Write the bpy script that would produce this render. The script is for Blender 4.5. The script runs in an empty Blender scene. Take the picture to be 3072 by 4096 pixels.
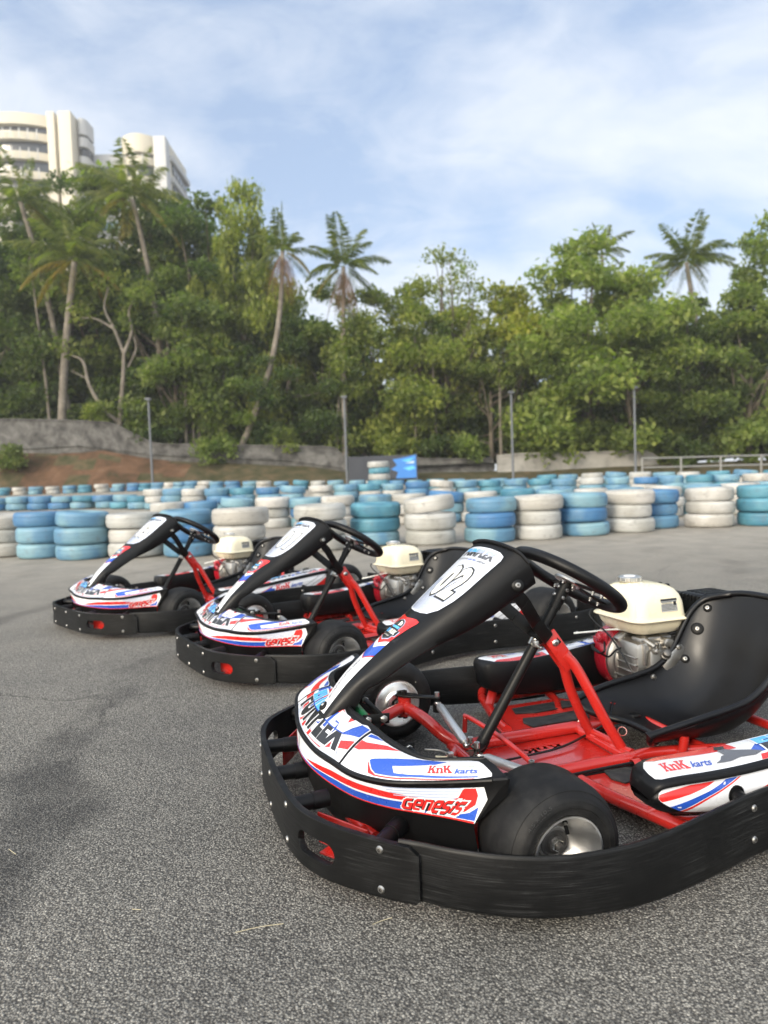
import bpy, bmesh, math, random
import numpy as np
from mathutils import Vector, Matrix, noise
# ---------------------------------------------------------------- kart body surfaces (kart frame: x forward, y to the driver's left, z up)
def cr(P, t):
    """Catmull-Rom through the rows of P at index t"""
    n = len(P); t = min(max(t, 0.0), n-1.0); i = min(int(t), n-2); f = t-i
    p1, p2 = P[i], P[i+1]
    p0 = P[i-1] if i > 0 else 2*p1-p2
    p3 = P[i+2] if i+2 < n else 2*p2-p1
    return .5*((2*p1)+(-p0+p2)*f+(2*p0-5*p1+4*p2-p3)*f*f+(-p0+3*p1-3*p2+p3)*f**3)
A_ = lambda *r: np.array(r, float)
NA = A_((.387,0,.213),(.381,.10,.214),(.364,.20,.221),(.341,.30,.226),(.290,.378,.231),(.225,.435,.241),(.155,.498,.257),(.094,.545,.270))
NB = A_((.280,0,.287),(.280,.07,.285),(.262,.157,.278),(.246,.265,.272),(.222,.345,.268),(.195,.388,.266),(.155,.412,.268),(.098,.445,.273))
NC = A_((.394,0,.164),(.386,.095,.163),(.364,.185,.161),(.328,.278,.160),(.280,.352,.162),(.225,.412,.165),(.185,.457,.168),(.148,.505,.171))
ND = A_((.362,0,.060),(.354,.09,.058),(.336,.18,.056),(.302,.265,.055),(.252,.335,.055),(.205,.39,.056),(.170,.435,.058),(.130,.480,.062))
def _half(P, t):
    p = cr(P, abs(t)).copy()
    if abs(t) < 1 : # keep the front flat across the centre line
        p = P[0]+(cr(P, 1)-P[0])*np.array([t*t, abs(t), t*t])
    if t < 0: p[1] = -p[1]
    return p
def S_top(t, s):
    a, b = _half(NA, t), _half(NB, t)
    p = a+(b-a)*s; p[2] += .010*math.sin(math.pi*min(max(s,0),1)); return p
def S_side(t, s):
    a, c = _half(NA, t), _half(NC, t)
    return a+(c-a)*s
PC = A_((.345,0,.266),(.305,0,.316),(.268,0,.358),(.22,0,.400),(.165,0,.443),(.12,0,.475),(.08,0,.502),(.0,0,.557),(-.07,0,.610),(-.13,0,.656),(-.160,0,.679))
PW = A_((.030,),(.034,),(.037,),(.040,),(.045,),(.050,),(.064,),(.096,),(.108,),(.116,),(.120,))
PE = A_((.300,.038,.252),(.262,.052,.284),(.235,.062,.330),(.195,.072,.352),(.14,.083,.388),(.09,.094,.417),(.045,.102,.437),(-.03,.115,.468),(-.10,.126,.505),(-.165,.133,.548),(-.218,.138,.580))
def S_panel(u, v):
    c, w = cr(PC, u), cr(PW, u)[0]
    d = cr(PC, min(u+.05, 10))-cr(PC, max(u-.05, 0)); d /= np.linalg.norm(d)
    n = np.array([-d[2], 0, d[0]]); n = n if n[2] > 0 else -n
    p = c-n*(.10*w+.004)*abs(v)**2.2; p[1] = w*v; return p
def S_flank(u, v, side):
    """from the ridge (v=0) to the lower edge of the panel's flank (v=1)"""
    r = S_panel(u, 1.0); e = cr(PE, u)
    p = r+(e-r)*v; b = math.sin(math.pi*min(max(v,0),1))
    p[1] += .014*b*(.4+u/12); p[2] += .010*b
    p[1] *= side; return p
# side pod (left): stations front to back  x, inner y, outer y, crease z, inner top z, bottom z
PODS = A_((-.236,.490,.548,.178,.178,.172),(-.243,.478,.560,.196,.196,.160),(-.262,.462,.569,.206,.206,.146),(-.31,.448,.573,.208,.208,.132),(-.38,.447,.575,.206,.207,.122),(-.47,.452,.576,.206,.209,.116),(-.60,.460,.577,.212,.217,.112),(-.75,.468,.578,.222,.230,.108),(-.92,.476,.579,.232,.243,.108),(-1.06,.482,.579,.238,.250,.110),(-1.085,.495,.570,.228,.238,.122))
def S_podtop(t, s):
    x,yi,yo,zc,zt,zb = cr(PODS, t)
    p = np.array([x, yo-.012+(yi-yo+.017)*s, zc+.004+(zt-zc)*s+.006*math.sin(math.pi*min(max(s,0),1))]); return p
def S_podside(t, s):
    x,yi,yo,zc,zt,zb = cr(PODS, t)
    h = zc-zb
    return np.array([x, yo-.016*(2*s-1)**4-.02*s*s*0, zc-.010-(h-.012)*s])
SURF = {'top': (S_top, (-7,7), (0,1)), 'side': (S_side, (-7,7), (0,1)), 'panel': (S_panel, (0,10), (-1,1)),
        'podtop': (S_podtop, (0,10), (0,1)), 'podside': (S_podside, (0,10), (0,1))}
# ---------------------------------------------------------------- materials
M = {}
def nt(name):
    m = bpy.data.materials.new(name); m.use_nodes = True; t = m.node_tree; t.nodes.clear()
    out = t.nodes.new('ShaderNodeOutputMaterial'); b = t.nodes.new('ShaderNodeBsdfPrincipled')
    t.links.new(b.outputs[0], out.inputs[0]); M[name] = m
    return m, t, b
def N(t, kind, **kw):
    n = t.nodes.new(kind)
    for k, v in kw.items():
        if k in n.inputs: n.inputs[k].default_value = v
        else: setattr(n, k, v)
    return n
def ramp(t, src, stops):
    r = t.nodes.new('ShaderNodeValToRGB'); e = r.color_ramp.elements
    while len(e) < len(stops): e.new(.5)
    for i, (p, c) in enumerate(stops):
        e[i].position = p; e[i].color = c if len(c) == 4 else (*c, 1)
    t.links.new(src, r.inputs[0]); return r
def mixc(t, fac, a, b, mode='MIX'):
    n = t.nodes.new('ShaderNodeMix'); n.data_type = 'RGBA'; n.blend_type = mode
    for s, i in ((fac, 0), (a, 6), (b, 7)):
        if hasattr(s, 'links') or hasattr(s, 'is_linked'): t.links.new(s, n.inputs[i])
        else: n.inputs[i].default_value = s if i == 0 else (s if len(s) == 4 else (*s, 1))
    return n.outputs[2]
def coord(t, scale=(1,1,1), kind='Object'):
    c = t.nodes.new('ShaderNodeTexCoord'); m = N(t, 'ShaderNodeMapping'); m.inputs['Scale'].default_value = scale
    t.links.new(c.outputs[kind], m.inputs[0]); return m.outputs[0]
def bump(t, b, h, strength=.3, dist=.002):
    n = N(t, 'ShaderNodeBump', Strength=strength, Distance=dist)
    t.links.new(h, n.inputs['Height']); t.links.new(n.outputs[0], b.inputs['Normal'])
def noise_tex(t, vec, scale, detail=4, rough=.55, dist=0):
    n = N(t, 'ShaderNodeTexNoise', Scale=scale, Detail=detail, Roughness=rough, Distortion=dist)
    t.links.new(vec, n.inputs['Vector']); return n.outputs['Fac']
def simple(name, col, rough=.5, metal=0, coat=0, dust=0, grain=0, spec=.5, wear=None, wscale=60):
    """plain paint or plastic with dust in irregular patches and a slightly uneven gloss"""
    m, t, b = nt(name); v = coord(t)
    f = noise_tex(t, v, 9, 6, .62); c = (*col, 1)
    r1 = ramp(t, f, [(.35, (rough-.06,)*3), (.75, (min(rough+.14, 1),)*3)])
    t.links.new(r1.outputs[0], b.inputs['Roughness'])
    if dust:
        g = ramp(t, noise_tex(t, v, 14, 8, .7), [(.5, (0,0,0)), (.8, (dust,)*3)])
        c = mixc(t, g.outputs[0], c, (.26,.24,.21,1))
    if wear:
        g = ramp(t, noise_tex(t, v, wscale, 6, .75, 1.2), [(.64, (0,0,0)), (.68, (.8,.8,.8))])
        c = mixc(t, g.outputs[0], c, (*wear, 1))
    if isinstance(c, tuple): b.inputs['Base Color'].default_value = c
    else: t.links.new(c, b.inputs['Base Color'])
    b.inputs['Metallic'].default_value = metal; b.inputs['Coat Weight'].default_value = coat
    b.inputs['Coat Roughness'].default_value = .08; b.inputs['Specular IOR Level'].default_value = spec
    if grain: bump(t, b, noise_tex(t, v, grain, 3), .12, .001)
    return m
simple('black', (.0035,.0035,.004), .40, grain=900, spec=.24, wear=(.020,.020,.021), wscale=18)
simple('black_gloss', (.004,.004,.0045), .30, spec=.4)
simple('seat_black', (.003,.003,.0038), .36, spec=.32)
simple('bracket_black', (.004,.004,.004), .45, spec=.25)
simple('red_paint', (.42,.016,.011), .26, coat=.5, dust=.05)
simple('cowl_red', (.36,.010,.022), .25, coat=.4)
simple('green_paint', (.012,.13,.045), .35, coat=.3)
simple('cream', (.70,.635,.46), .25, coat=.4)
simple('steel', (.62,.61,.58), .30, metal=1)
simple('bolt_steel', (.34,.335,.32), .42, metal=1, dust=.2)
simple('alu_cast', (.40,.385,.36), .40, metal=1, grain=500, dust=.25)
simple('alu_dark', (.13,.125,.12), .5, metal=.8, dust=.2)
simple('rod_silver', (.60,.60,.60), .38, metal=.9)
simple('mat_rubber', (.012,.012,.012), .62, dust=.2, grain=300)
simple('grip_rubber', (.004,.004,.0045), .42, spec=.26)
simple('white', (.66,.67,.70), .28, coat=.3, wear=(.16,.15,.15), wscale=26)
simple('panelwhite', (.58,.61,.68), .25, coat=.3)
simple('red', (.56,.022,.020), .28, coat=.3)
simple('blue', (.020,.075,.40), .28, coat=.3)
simple('sky', (.085,.40,.78), .28, coat=.3)
simple('pale', (.36,.42,.58), .28, coat=.3)
simple('gray', (.085,.088,.10), .3, coat=.3)
simple('navy', (.055,.065,.10), .3)
simple('ink', (.012,.012,.014), .3, coat=.2)
simple('offwhite', (.74,.735,.67), .28)
simple('green', (.05,.35,.10), .3)
simple('label_gray', (.33,.34,.34), .35)
# polished wheel alloy
m, t, b = nt('alloy'); b.inputs['Metallic'].default_value = 1; b.inputs['Base Color'].default_value = (.90,.89,.87,1)
v = coord(t, (1,1,1)); r = ramp(t, noise_tex(t, v, 30, 6), [(.3, (.26,)*3), (.8, (.40,)*3)]); t.links.new(r.outputs[0], b.inputs['Roughness'])
tg = t.nodes.new('ShaderNodeTangent'); tg.direction_type = 'RADIAL'; tg.axis = 'Y'; t.links.new(tg.outputs[0], b.inputs['Tangent']); b.inputs['Anisotropic'].default_value = .75
# kart slick rubber: dark, dusty shoulder, stone flecks
m, t, b = nt('kart_rubber'); v = coord(t)
g = ramp(t, noise_tex(t, v, 26, 8, .7), [(.45, (.005,.005,.0053)), (.80, (.018,.0175,.017))])
vo = N(t, 'ShaderNodeTexVoronoi', Scale=95.0); t.links.new(v, vo.inputs['Vector'])
fl = ramp(t, vo.outputs['Distance'], [(.14, (1,1,1)), (.20, (0,0,0))])
cs = ramp(t, vo.outputs['Color'], [(.90, (0,0,0)), (.92, (1,1,1))])
mm = N(t, 'ShaderNodeMath', operation='MULTIPLY'); t.links.new(fl.outputs[0], mm.inputs[0]); t.links.new(cs.outputs[0], mm.inputs[1])
t.links.new(mixc(t, mm.outputs[0], g.outputs[0], (.30,.29,.26,1)), b.inputs['Base Color'])
b.inputs['Specular IOR Level'].default_value = .25
b.inputs['Roughness'].default_value = .62; bump(t, b, noise_tex(t, v, 260, 4), .25, .001)
# bumper band plastic with scuffs running along the band
m, t, b = nt('bumper_plastic'); v = coord(t, (9, 9, 520)); v2 = coord(t)
s = ramp(t, noise_tex(t, v, 1.0, 7, .72), [(.47, (.0035,.0037,.004)), (.62, (.017,.0175,.018)), (.80, (.13,.13,.13))])
s2 = ramp(t, noise_tex(t, v2, 7, 5, .6), [(.42, (0,0,0)), (.56, (1,1,1))])
t.links.new(mixc(t, s2.outputs[0], (.004,.0042,.0045,1), s.outputs[0]), b.inputs['Base Color'])
b.inputs['Specular IOR Level'].default_value = .20
r = ramp(t, noise_tex(t, v, 1.6, 5), [(.3, (.36,)*3), (.8, (.58,)*3)]); t.links.new(r.outputs[0], b.inputs['Roughness'])
bump(t, b, noise_tex(t, v, 1.3, 6, .7), .22, .001)
# painted wall tyres: worn paint with rubber and dirt showing; per-object tint
def tyre_paint(name, dark, light, dirt):
    m, t, b = nt(name); v = coord(t, (1,1,1)); vs = coord(t, (3,3,55))
    oi = t.nodes.new('ShaderNodeObjectInfo')
    add = N(t, 'ShaderNodeVectorMath', operation='ADD'); t.links.new(v, add.inputs[0])
    cmb = t.nodes.new('ShaderNodeCombineXYZ'); mu = N(t, 'ShaderNodeMath', operation='MULTIPLY'); mu.inputs[1].default_value = 37
    t.links.new(oi.outputs['Random'], mu.inputs[0]); t.links.new(mu.outputs[0], cmb.inputs[0]); t.links.new(cmb.outputs[0], add.inputs[1])
    patch = ramp(t, noise_tex(t, add.outputs[0], 2.1, 3, .5), [(.42, (0,0,0)), (.56, (1,1,1))])
    c = mixc(t, patch.outputs[0], (*dark, 1), (*light, 1))
    oc = ramp(t, oi.outputs['Random'], [(0, (.82,.86,.88)), (1, (1.0,1.0,1.0))])
    c = mixc(t, 1.0, c, oc.outputs[0], 'MULTIPLY')
    w = ramp(t, noise_tex(t, add.outputs[0], 11, 8, .75), [(.55, (0,0,0)), (.78, (dirt,)*3)])
    c = mixc(t, w.outputs[0], c, (.10,.095,.088,1))
    st = ramp(t, noise_tex(t, vs, 1.0, 5, .7), [(.55, (0,0,0)), (.80, (dirt*.8,)*3)])
    c = mixc(t, st.outputs[0], c, (.055,.06,.062,1))
    t.links.new(c, b.inputs['Base Color']); b.inputs['Roughness'].default_value = .55
    bump(t, b, noise_tex(t, add.outputs[0], 45, 5, .7), .35, .004)
tyre_paint('tyre_blue', (.090,.205,.315), (.165,.29,.345), .85)
tyre_paint('tyre_deep', (.045,.145,.30), (.085,.20,.32), .75)
tyre_paint('tyre_teal', (.045,.165,.24), (.085,.24,.31), .85)
tyre_paint('tyre_white', (.34,.325,.295), (.44,.425,.40), 1.0)
simple('tyre_inside', (.02,.02,.02), .8)

# ---------------------------------------------------------------- mesh collector
class MB:
    def __init__(s): s.v = []; s.f = []; s.m = []; s.mats = []
    def mi(s, name):
        if name not in s.mats: s.mats.append(name)
        return s.mats.index(name)
    def add(s, V, F, mat):
        o = len(s.v); i = s.mi(mat); s.v += [tuple(map(float, p)) for p in V]
        s.f += [tuple(o+k for k in f) for f in F]; s.m += [i]*len(F); return s
    def grid(s, P, mat, cu=False, cv=False, flip=False):
        """P[i][j] points"""
        a, b = len(P), len(P[0]); V = [p for r in P for p in r]; F = []
        for i in range(a if cu else a-1):
            for j in range(b if cv else b-1):
                q = (i*b+j, ((i+1)%a)*b+j, ((i+1)%a)*b+(j+1)%b, i*b+(j+1)%b)
                F.append(q[::-1] if flip else q)
        return s.add(V, F, mat)
    def tube(s, path, r, mat, n=12, caps=True, smooth=0):
        path = [np.array(p, float) for p in path]
        if smooth:
            P = np.array(path); k = len(P); path = [cr(P, x) for x in np.linspace(0, k-1, (k-1)*smooth+1)]
        rs = r if isinstance(r, (list, tuple)) else [r]*len(path)
        if len(rs) != len(path): rs = [r[0]]*len(path)
        up = None; rings = []
        for i, p in enumerate(path):
            d = path[min(i+1, len(path)-1)]-path[max(i-1, 0)]; d = d/np.linalg.norm(d)
            if up is None:
                a = np.array([0,0,1.]) if abs(d[2]) < .9 else np.array([1.,0,0]); up = a-d*(a@d)
            else: up = up-d*(up@d)
            up /= np.linalg.norm(up); sd = np.cross(d, up)
            k = 1.0
            if 0 < i < len(path)-1:
                d1 = p-path[i-1]; d2 = path[i+1]-p
                c = (d1@d2)/np.linalg.norm(d1)/np.linalg.norm(d2); k = 1/max(.6, math.sqrt((1+c)/2))**.5
            rings.append([p+rs[i]*k*(math.cos(2*math.pi*j/n)*up+math.sin(2*math.pi*j/n)*sd) for j in range(n)])
        s.grid(rings, mat, cv=True)
        if caps:
            for R, fl in ((rings[0], True), (rings[-1], False)):
                s.add(R, [tuple(range(n))[::1 if fl else -1]], mat)
        return s
    def lathe(s, prof, mat, center=(0,0,0), axis=(0,1,0), n=48, a0=0, a1=2*math.pi):
        """prof rows (radius, along)"""
        ax = np.array(axis, float); ax /= np.linalg.norm(ax); c = np.array(center, float)
        a = np.array([0,0,1.]) if abs(ax[2]) < .9 else np.array([1.,0,0]); u = a-ax*(a@ax); u /= np.linalg.norm(u); w = np.cross(ax, u)
        full = abs(a1-a0-2*math.pi) < 1e-6; k = n if full else n+1
        P = [[c+ax*h+r*(math.cos(a0+(a1-a0)*j/n)*u+math.sin(a0+(a1-a0)*j/n)*w) for r, h in prof] for j in range(k)]
        return s.grid(P, mat, cu=full)
    def box(s, center, size, mat, bev=.003, rot=None, seg=2):
        bm = bmesh.new(); bmesh.ops.create_cube(bm, size=1.0)
        bmesh.ops.scale(bm, vec=Vector(size), verts=bm.verts)
        if bev: bmesh.ops.bevel(bm, geom=bm.edges[:], offset=min(bev, min(size)*.45), segments=seg, profile=.5, affect='EDGES')
        Mx = Matrix.Translation(Vector(center)) @ (rot.to_4x4() if rot else Matrix.Identity(4))
        bm.verts.index_update(); s.add([Mx @ v.co for v in bm.verts], [[v.index for v in f.verts] for f in bm.faces], mat); bm.free(); return s
    def bar(s, a, b, w, h, mat, bev=.002, up=(0,0,1)):
        a, b = Vector(a), Vector(b); x = (b-a).normalized(); z = Vector(up); y = z.cross(x).normalized(); z = x.cross(y)
        R = Matrix((x, y, z)).transposed()
        return s.box((a+b)/2, ((b-a).length, w, h), mat, bev, R)
    def plate(s, poly, thick, mat, origin=(0,0,0), X=(1,0,0), Y=(0,1,0), bev=.0012, holes=()):
        """flat outline (2D, with holes) given thickness along X x Y"""
        bm = fill2d([poly]+list(holes))
        for f in bm.faces: f.normal_update()
        r = bmesh.ops.extrude_face_region(bm, geom=bm.faces[:]); bmesh.ops.translate(bm, vec=Vector((0,0,thick)), verts=[e for e in r['geom'] if isinstance(e, bmesh.types.BMVert)])
        bmesh.ops.recalc_face_normals(bm, faces=bm.faces[:])
        O, X, Y = Vector(origin), Vector(X).normalized(), Vector(Y).normalized(); Z = X.cross(Y)
        bm.verts.index_update()
        s.add([O+X*v.co.x+Y*v.co.y+Z*v.co.z for v in bm.verts], [[v.index for v in f.verts] for f in bm.faces], mat); bm.free(); return s
    def build(s, name, parent=None, sharp=38, smooth=True, mats=None):
        me = bpy.data.meshes.new(name); me.from_pydata(s.v, [], s.f)
        for k in (mats or s.mats): me.materials.append(M[k])
        me.polygons.foreach_set('material_index', s.m)
        bm = bmesh.new(); bm.from_mesh(me); bmesh.ops.remove_doubles(bm, verts=bm.verts, dist=1e-5) if len(s.v) < 60000 else None
        bmesh.ops.recalc_face_normals(bm, faces=bm.faces) if len(s.v) < 60000 else None
        bm.to_mesh(me); bm.free()
        if smooth:
            me.polygons.foreach_set('use_smooth', [True]*len(me.polygons)); me.set_sharp_from_angle(angle=math.radians(sharp))
        me.update(); o = bpy.data.objects.new(name, me); COL.objects.link(o)
        if parent: o.parent = parent
        return o
SC = bpy.context.scene; COL = SC.collection
def eval_curve(cu):
    o = bpy.data.objects.new('tmp', cu); COL.objects.link(o); dg = bpy.context.evaluated_depsgraph_get()
    me = bpy.data.meshes.new_from_object(o.evaluated_get(dg)); bm = bmesh.new(); bm.from_mesh(me)
    bpy.data.objects.remove(o); bpy.data.curves.remove(cu); bpy.data.meshes.remove(me)
    bmesh.ops.remove_doubles(bm, verts=bm.verts, dist=1e-6); return bm
def fill2d(polys):
    cu = bpy.data.curves.new('tmp', 'CURVE'); cu.dimensions = '2D'; cu.fill_mode = 'BOTH'
    for p in polys:
        sp = cu.splines.new('POLY'); sp.points.add(len(p)-1); sp.use_cyclic_u = True
        for q, xy in zip(sp.points, p): q.co = (xy[0], xy[1], 0, 1)
    return eval_curve(cu)
def text2d(txt, shear=0, off=0, spacing=1.0):
    cu = bpy.data.curves.new('tmp', 'FONT'); cu.body = txt; cu.shear = shear; cu.offset = off; cu.space_character = spacing; cu.resolution_u = 3
    return eval_curve(cu)
def norm2d(bm, ref=None):
    """scale a flat mesh into the unit square"""
    xs = [v.co.x for v in bm.verts]; ys = [v.co.y for v in bm.verts]
    r = ref or (min(xs), max(xs), min(ys), max(ys))
    for v in bm.verts: v.co.x = (v.co.x-r[0])/(r[1]-r[0]); v.co.y = (v.co.y-r[2])/(r[3]-r[2])
    return r
# slab and block lettering drawn as outlines / strokes
KO = [(0,0),(2.6,0),(2.6,1),(2.1,1),(2.1,2.4),(2.7,3),(3.6,1),(3.2,1),(3.2,0),(6.2,0),(6.2,1),(5.7,1),(4.0,4.2),(5.2,6),(6,6),(6,7),(3.4,7),(3.4,6),(3.8,6),(2.1,3.9),(2.1,6),(2.6,6),(2.6,7),(0,7),(0,6),(.5,6),(.5,1),(0,1)]
nO = [(0,0),(2.4,0),(2.4,.9),(2,.9),(2,3),(2.8,3.8),(3.4,3.4),(3.4,.9),(3,.9),(3,0),(5.4,0),(5.4,.9),(5,.9),(5,3.8),(4.2,4.8),(3,4.9),(2,4.2),(2,4.8),(0,4.8),(0,3.9),(.5,3.9),(.5,.9),(0,.9)]
STROKES = {'G': [[(5,7),(1,7),(0,6),(0,1),(1,0),(5,0),(5,3.6),(2.6,3.6)]], 'E': [[(1.35,3.5),(5,3.5),(5,6),(4,7),(1,7),(0,6),(0,1),(1,0),(5,0)]],
           'N': [[(0,0),(0,7),(4,7),(5,6),(5,0)]], 'S': [[(5,7),(1,7),(0,6),(0,4.4),(1,3.5),(4,3.5),(5,2.6),(5,1),(4,0),(0,0)]], 'I': [[(.5,0),(.5,5)], [(.5,6.4),(.5,7.9)]]}
def stroke_poly(P, w):
    P = [np.array(p, float) for p in P]; L_, R_ = [], []
    for i, p in enumerate(P):
        d1 = P[i]-P[i-1] if i else P[1]-P[0]; d2 = P[i+1]-P[i] if i+1 < len(P) else d1
        d1 = d1/np.linalg.norm(d1); d2 = d2/np.linalg.norm(d2); n1 = np.array([-d1[1], d1[0]]); n2 = np.array([-d2[1], d2[0]])
        m = n1+n2; m = m/(m@m)*2
        L_.append(p+m*w); R_.append(p-m*w)
    return L_+R_[::-1]
def word_strokes(txt, w, step=7.4, slant=.12):
    polys = []; x = 0
    for ch in txt:
        for st in STROKES[ch]: polys.append([(q[0]+x+q[1]*slant, q[1]) for q in stroke_poly(st, w)])
        x += (3.0 if ch == 'I' else step)
    return polys
def map_flat(bm, aff, F, off, mat, mb, cuts=(10, 3), flipv=False):
    """unit-square flat mesh -> (u,v) by aff -> surface F, lifted by off along the surface normal"""
    xs = [v.co.x for v in bm.verts]; ys = [v.co.y for v in bm.verts]
    for ax, (lo, hi), k in ((0, (min(xs), max(xs)), cuts[0]), (1, (min(ys), max(ys)), cuts[1])):
        for i in range(1, k):
            c = lo+(hi-lo)*i/k; co = Vector((c,0,0)) if ax == 0 else Vector((0,c,0)); no = Vector((1,0,0)) if ax == 0 else Vector((0,1,0))
            bmesh.ops.bisect_plane(bm, geom=bm.verts[:]+bm.edges[:]+bm.faces[:], plane_co=co, plane_no=no, dist=1e-6)
    V = []
    for v in bm.verts:
        u, w = aff(v.co.x, v.co.y); V.append(lift(F, u, w, off))
    bm.verts.index_update(); mb.add(V, [[v.index for v in f.verts] for f in bm.faces], mat); bm.free()
def lift(F, u, w, off):
    p = F(u, w); e = .02; a = F(u+e, w)-F(u-e, w); b = F(u, w+e)-F(u, w-e); n = np.cross(a, b); l = np.linalg.norm(n)
    if l < 1e-12: return p
    n /= l; ref = REF[F]
    if n@(ref(p)) < 0: n = -n
    return p+n*off
REF = {S_top: lambda p: np.array([.3,0,1.]), S_side: lambda p: np.array([p[0]-.05, p[1], 0]), S_panel: lambda p: np.array([.5,0,1.]),
       S_podtop: lambda p: np.array([0,.3,1.]), S_podside: lambda p: np.array([0,1.,0])}
LAY = .0005
def affine(LL, LR, UL):
    LL, LR, UL = map(np.array, (LL, LR, UL)); return lambda x, y: tuple(LL+(LR-LL)*x+(UL-LL)*y)
def poly_on(mb, F, pts, mat, layer=1, mirror=False, cuts=(12, 4), base=.0008):
    pts = [(-p[0], p[1]) if mirror else p for p in pts]
    map_flat(fill2d([pts]), lambda x, y: (x, y), F, base+layer*LAY, mat, mb, cuts)
def text_on(mb, F, kind, LL, LR, UL, layer=2, mirror=False, txt=None):
    LL, LR, UL = map(lambda p: np.array(p, float), (LL, LR, UL)); UR = LR+UL-LL
    if mirror:
        fl = lambda p: np.array([-p[0], p[1]]); LL, LR, UL, UR = fl(LR), fl(LL), fl(UR), fl(UL)
    A = affine(LL, LR, UL)
    put = lambda bm, lay, mat, cuts=(8, 2): map_flat(bm, A, F, .0008+lay*LAY, mat, mb, cuts)
    if kind == 'knk':
        parts = [[(x*.92+ox, y) for x, y in P] for P, ox in ((KO, 0), (nO, 5.5), (KO, 10.3))]
        bg = fill2d([[(-.9,-.8),(16.9,-.8),(17.2,7.9),(10,7.9),(9.4,5.8),(6.5,5.8),(6,7.9),(-.6,7.9)]]); ref = (0, 16, 0, 7); norm2d(bg, ref); put(bg, layer, 'white')
        bm = fill2d(parts); norm2d(bm, ref); put(bm, layer+1, 'red')
    elif kind == 'karts':
        bm = text2d('karts', .3, .02); norm2d(bm); put(bm, layer+1, 'blue')
    elif kind == 'genesis':
        ref = (-.7, 50, -.7, 7.7)
        x0 = 0; kk = 0
        for ch in 'GENESIS':
            for st in STROKES[ch]:
                for p_, q_ in zip(st[:-1], st[1:]):
                    p_, q_ = np.array(p_, float), np.array(q_, float); dd = (q_-p_)/np.linalg.norm(q_-p_)*1.75; nn = np.array([-dd[1], dd[0]])
                    bg = fill2d([[(v_[0]+x0+v_[1]*.12+.35, v_[1]-.2) for v_ in (p_-dd-nn, q_+dd-nn, q_+dd+nn, p_-dd+nn)]]); norm2d(bg, ref); kk += 1
                    map_flat(bg, A, F, .0008+layer*LAY+kk*.000008, 'white', mb, (2, 2))
            x0 += 3.0 if ch == 'I' else 7.4
        bg = fill2d([[(x_+.7, y_-.45) for x_, y_ in P] for P in word_strokes('GENESIS', 1.28)]); norm2d(bg, ref); put(bg, layer+1, 'ink')
        bm = fill2d(word_strokes('GENESIS', .95)); norm2d(bm, ref); put(bm, layer+2, 'red')
    elif kind in ('funplex', 'whitetxt', 'smallplex'):
        # letters sliced across the middle: bright upper half, dark shifted lower half, white keyline
        bm = text2d('FUNPLEX', .0, .06, 1.16); ref = norm2d(bm); bm.free()
        for part, off, mats, lay in (('edge', .125, ('white', 'white'), layer), ('fill', .066, None, layer+1)):
            if kind == 'smallplex' and part == 'edge': continue
            for half in (0, 1):
                bm = text2d('FUNPLEX', .0, off, 1.16); norm2d(bm, ref)
                bmesh.ops.bisect_plane(bm, geom=bm.verts[:]+bm.edges[:]+bm.faces[:], plane_co=Vector((0,.5-.02*(1 if half else -1),0)), plane_no=Vector((0,1 if half else -1,0)), clear_outer=True)
                for v in bm.verts: v.co.x += .012 if half else 0
                if part == 'edge': put(bm, lay, 'white' if kind != 'whitetxt' else 'gray'); continue
                lo = bm.copy()
                bmesh.ops.bisect_plane(bm, geom=bm.verts[:]+bm.edges[:]+bm.faces[:], plane_co=Vector((.43,0,0)), plane_no=Vector((1,0,0)), clear_outer=True)
                bmesh.ops.bisect_plane(lo, geom=lo.verts[:]+lo.edges[:]+lo.faces[:], plane_co=Vector((.43,0,0)), plane_no=Vector((-1,0,0)), clear_outer=True)
                c1, c2 = {'funplex': (('sky', 'white'), ('ink', 'ink')), 'whitetxt': (('sky', 'offwhite'), ('sky', 'offwhite')), 'smallplex': (('sky', 'pale'), ('ink', 'gray'))}[kind][half]
                if len(bm.faces): put(bm, lay, c1)
                else: bm.free()
                if len(lo.faces): put(lo, lay, c2)
                else: lo.free()
    elif kind == 'digits':
        bm = text2d(txt, 0, .055, 1.14); ref = norm2d(bm); bm.free()
        bm = text2d(txt, 0, .090, 1.14); norm2d(bm, ref); put(bm, layer, 'ink', (8, 8))
        bm = text2d(txt, 0, .052, 1.14); norm2d(bm, ref); put(bm, layer+1, 'offwhite', (8, 8))
    else:
        bm = text2d(txt, .0, .004, 1.0); norm2d(bm); put(bm, layer, kind, (16, 2))
# ---------------------------------------------------------------- the kart
def tag(o, label=None, cat=None, group=None, kind=None):
    for k, v in (('label', label), ('category', cat), ('group', group), ('kind', kind)):
        if v: o[k] = v
    return o
def empty(name, loc=(0,0,0), rz=0):
    o = bpy.data.objects.new(name, None); o.empty_display_size = .2; o.location = loc; o.rotation_euler = (0,0,rz); COL.objects.link(o); return o
def kids(o): return [c for c in bpy.data.objects if c.parent == o]
def copy_tree(o, parent=None):
    c = o.copy(); COL.objects.link(c); c.parent = parent
    for k in kids(o): copy_tree(k, c)
    return c
def bolt(mb, p, n, r=.008, washer=None, mat='steel'):
    """button-head screw with a hex socket, optional cup washer"""
    p = np.array(p, float); n = np.array(n, float); n /= np.linalg.norm(n); h = 0
    if washer: mb.lathe([(washer,-.001),(washer,.002),(washer*.8,.005),(r*.9,.006)], 'bracket_black', p, n, 20); h = .004
    mb.lathe([(r,h-.001),(r,h+.0015),(r*.72,h+.0042),(r*.42,h+.0045)], mat, p, n, 18)
    mb.lathe([(r*.42,h+.0045),(r*.40,h+.002),(0,h+.0018)], 'alu_dark', p, n, 6)
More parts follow.
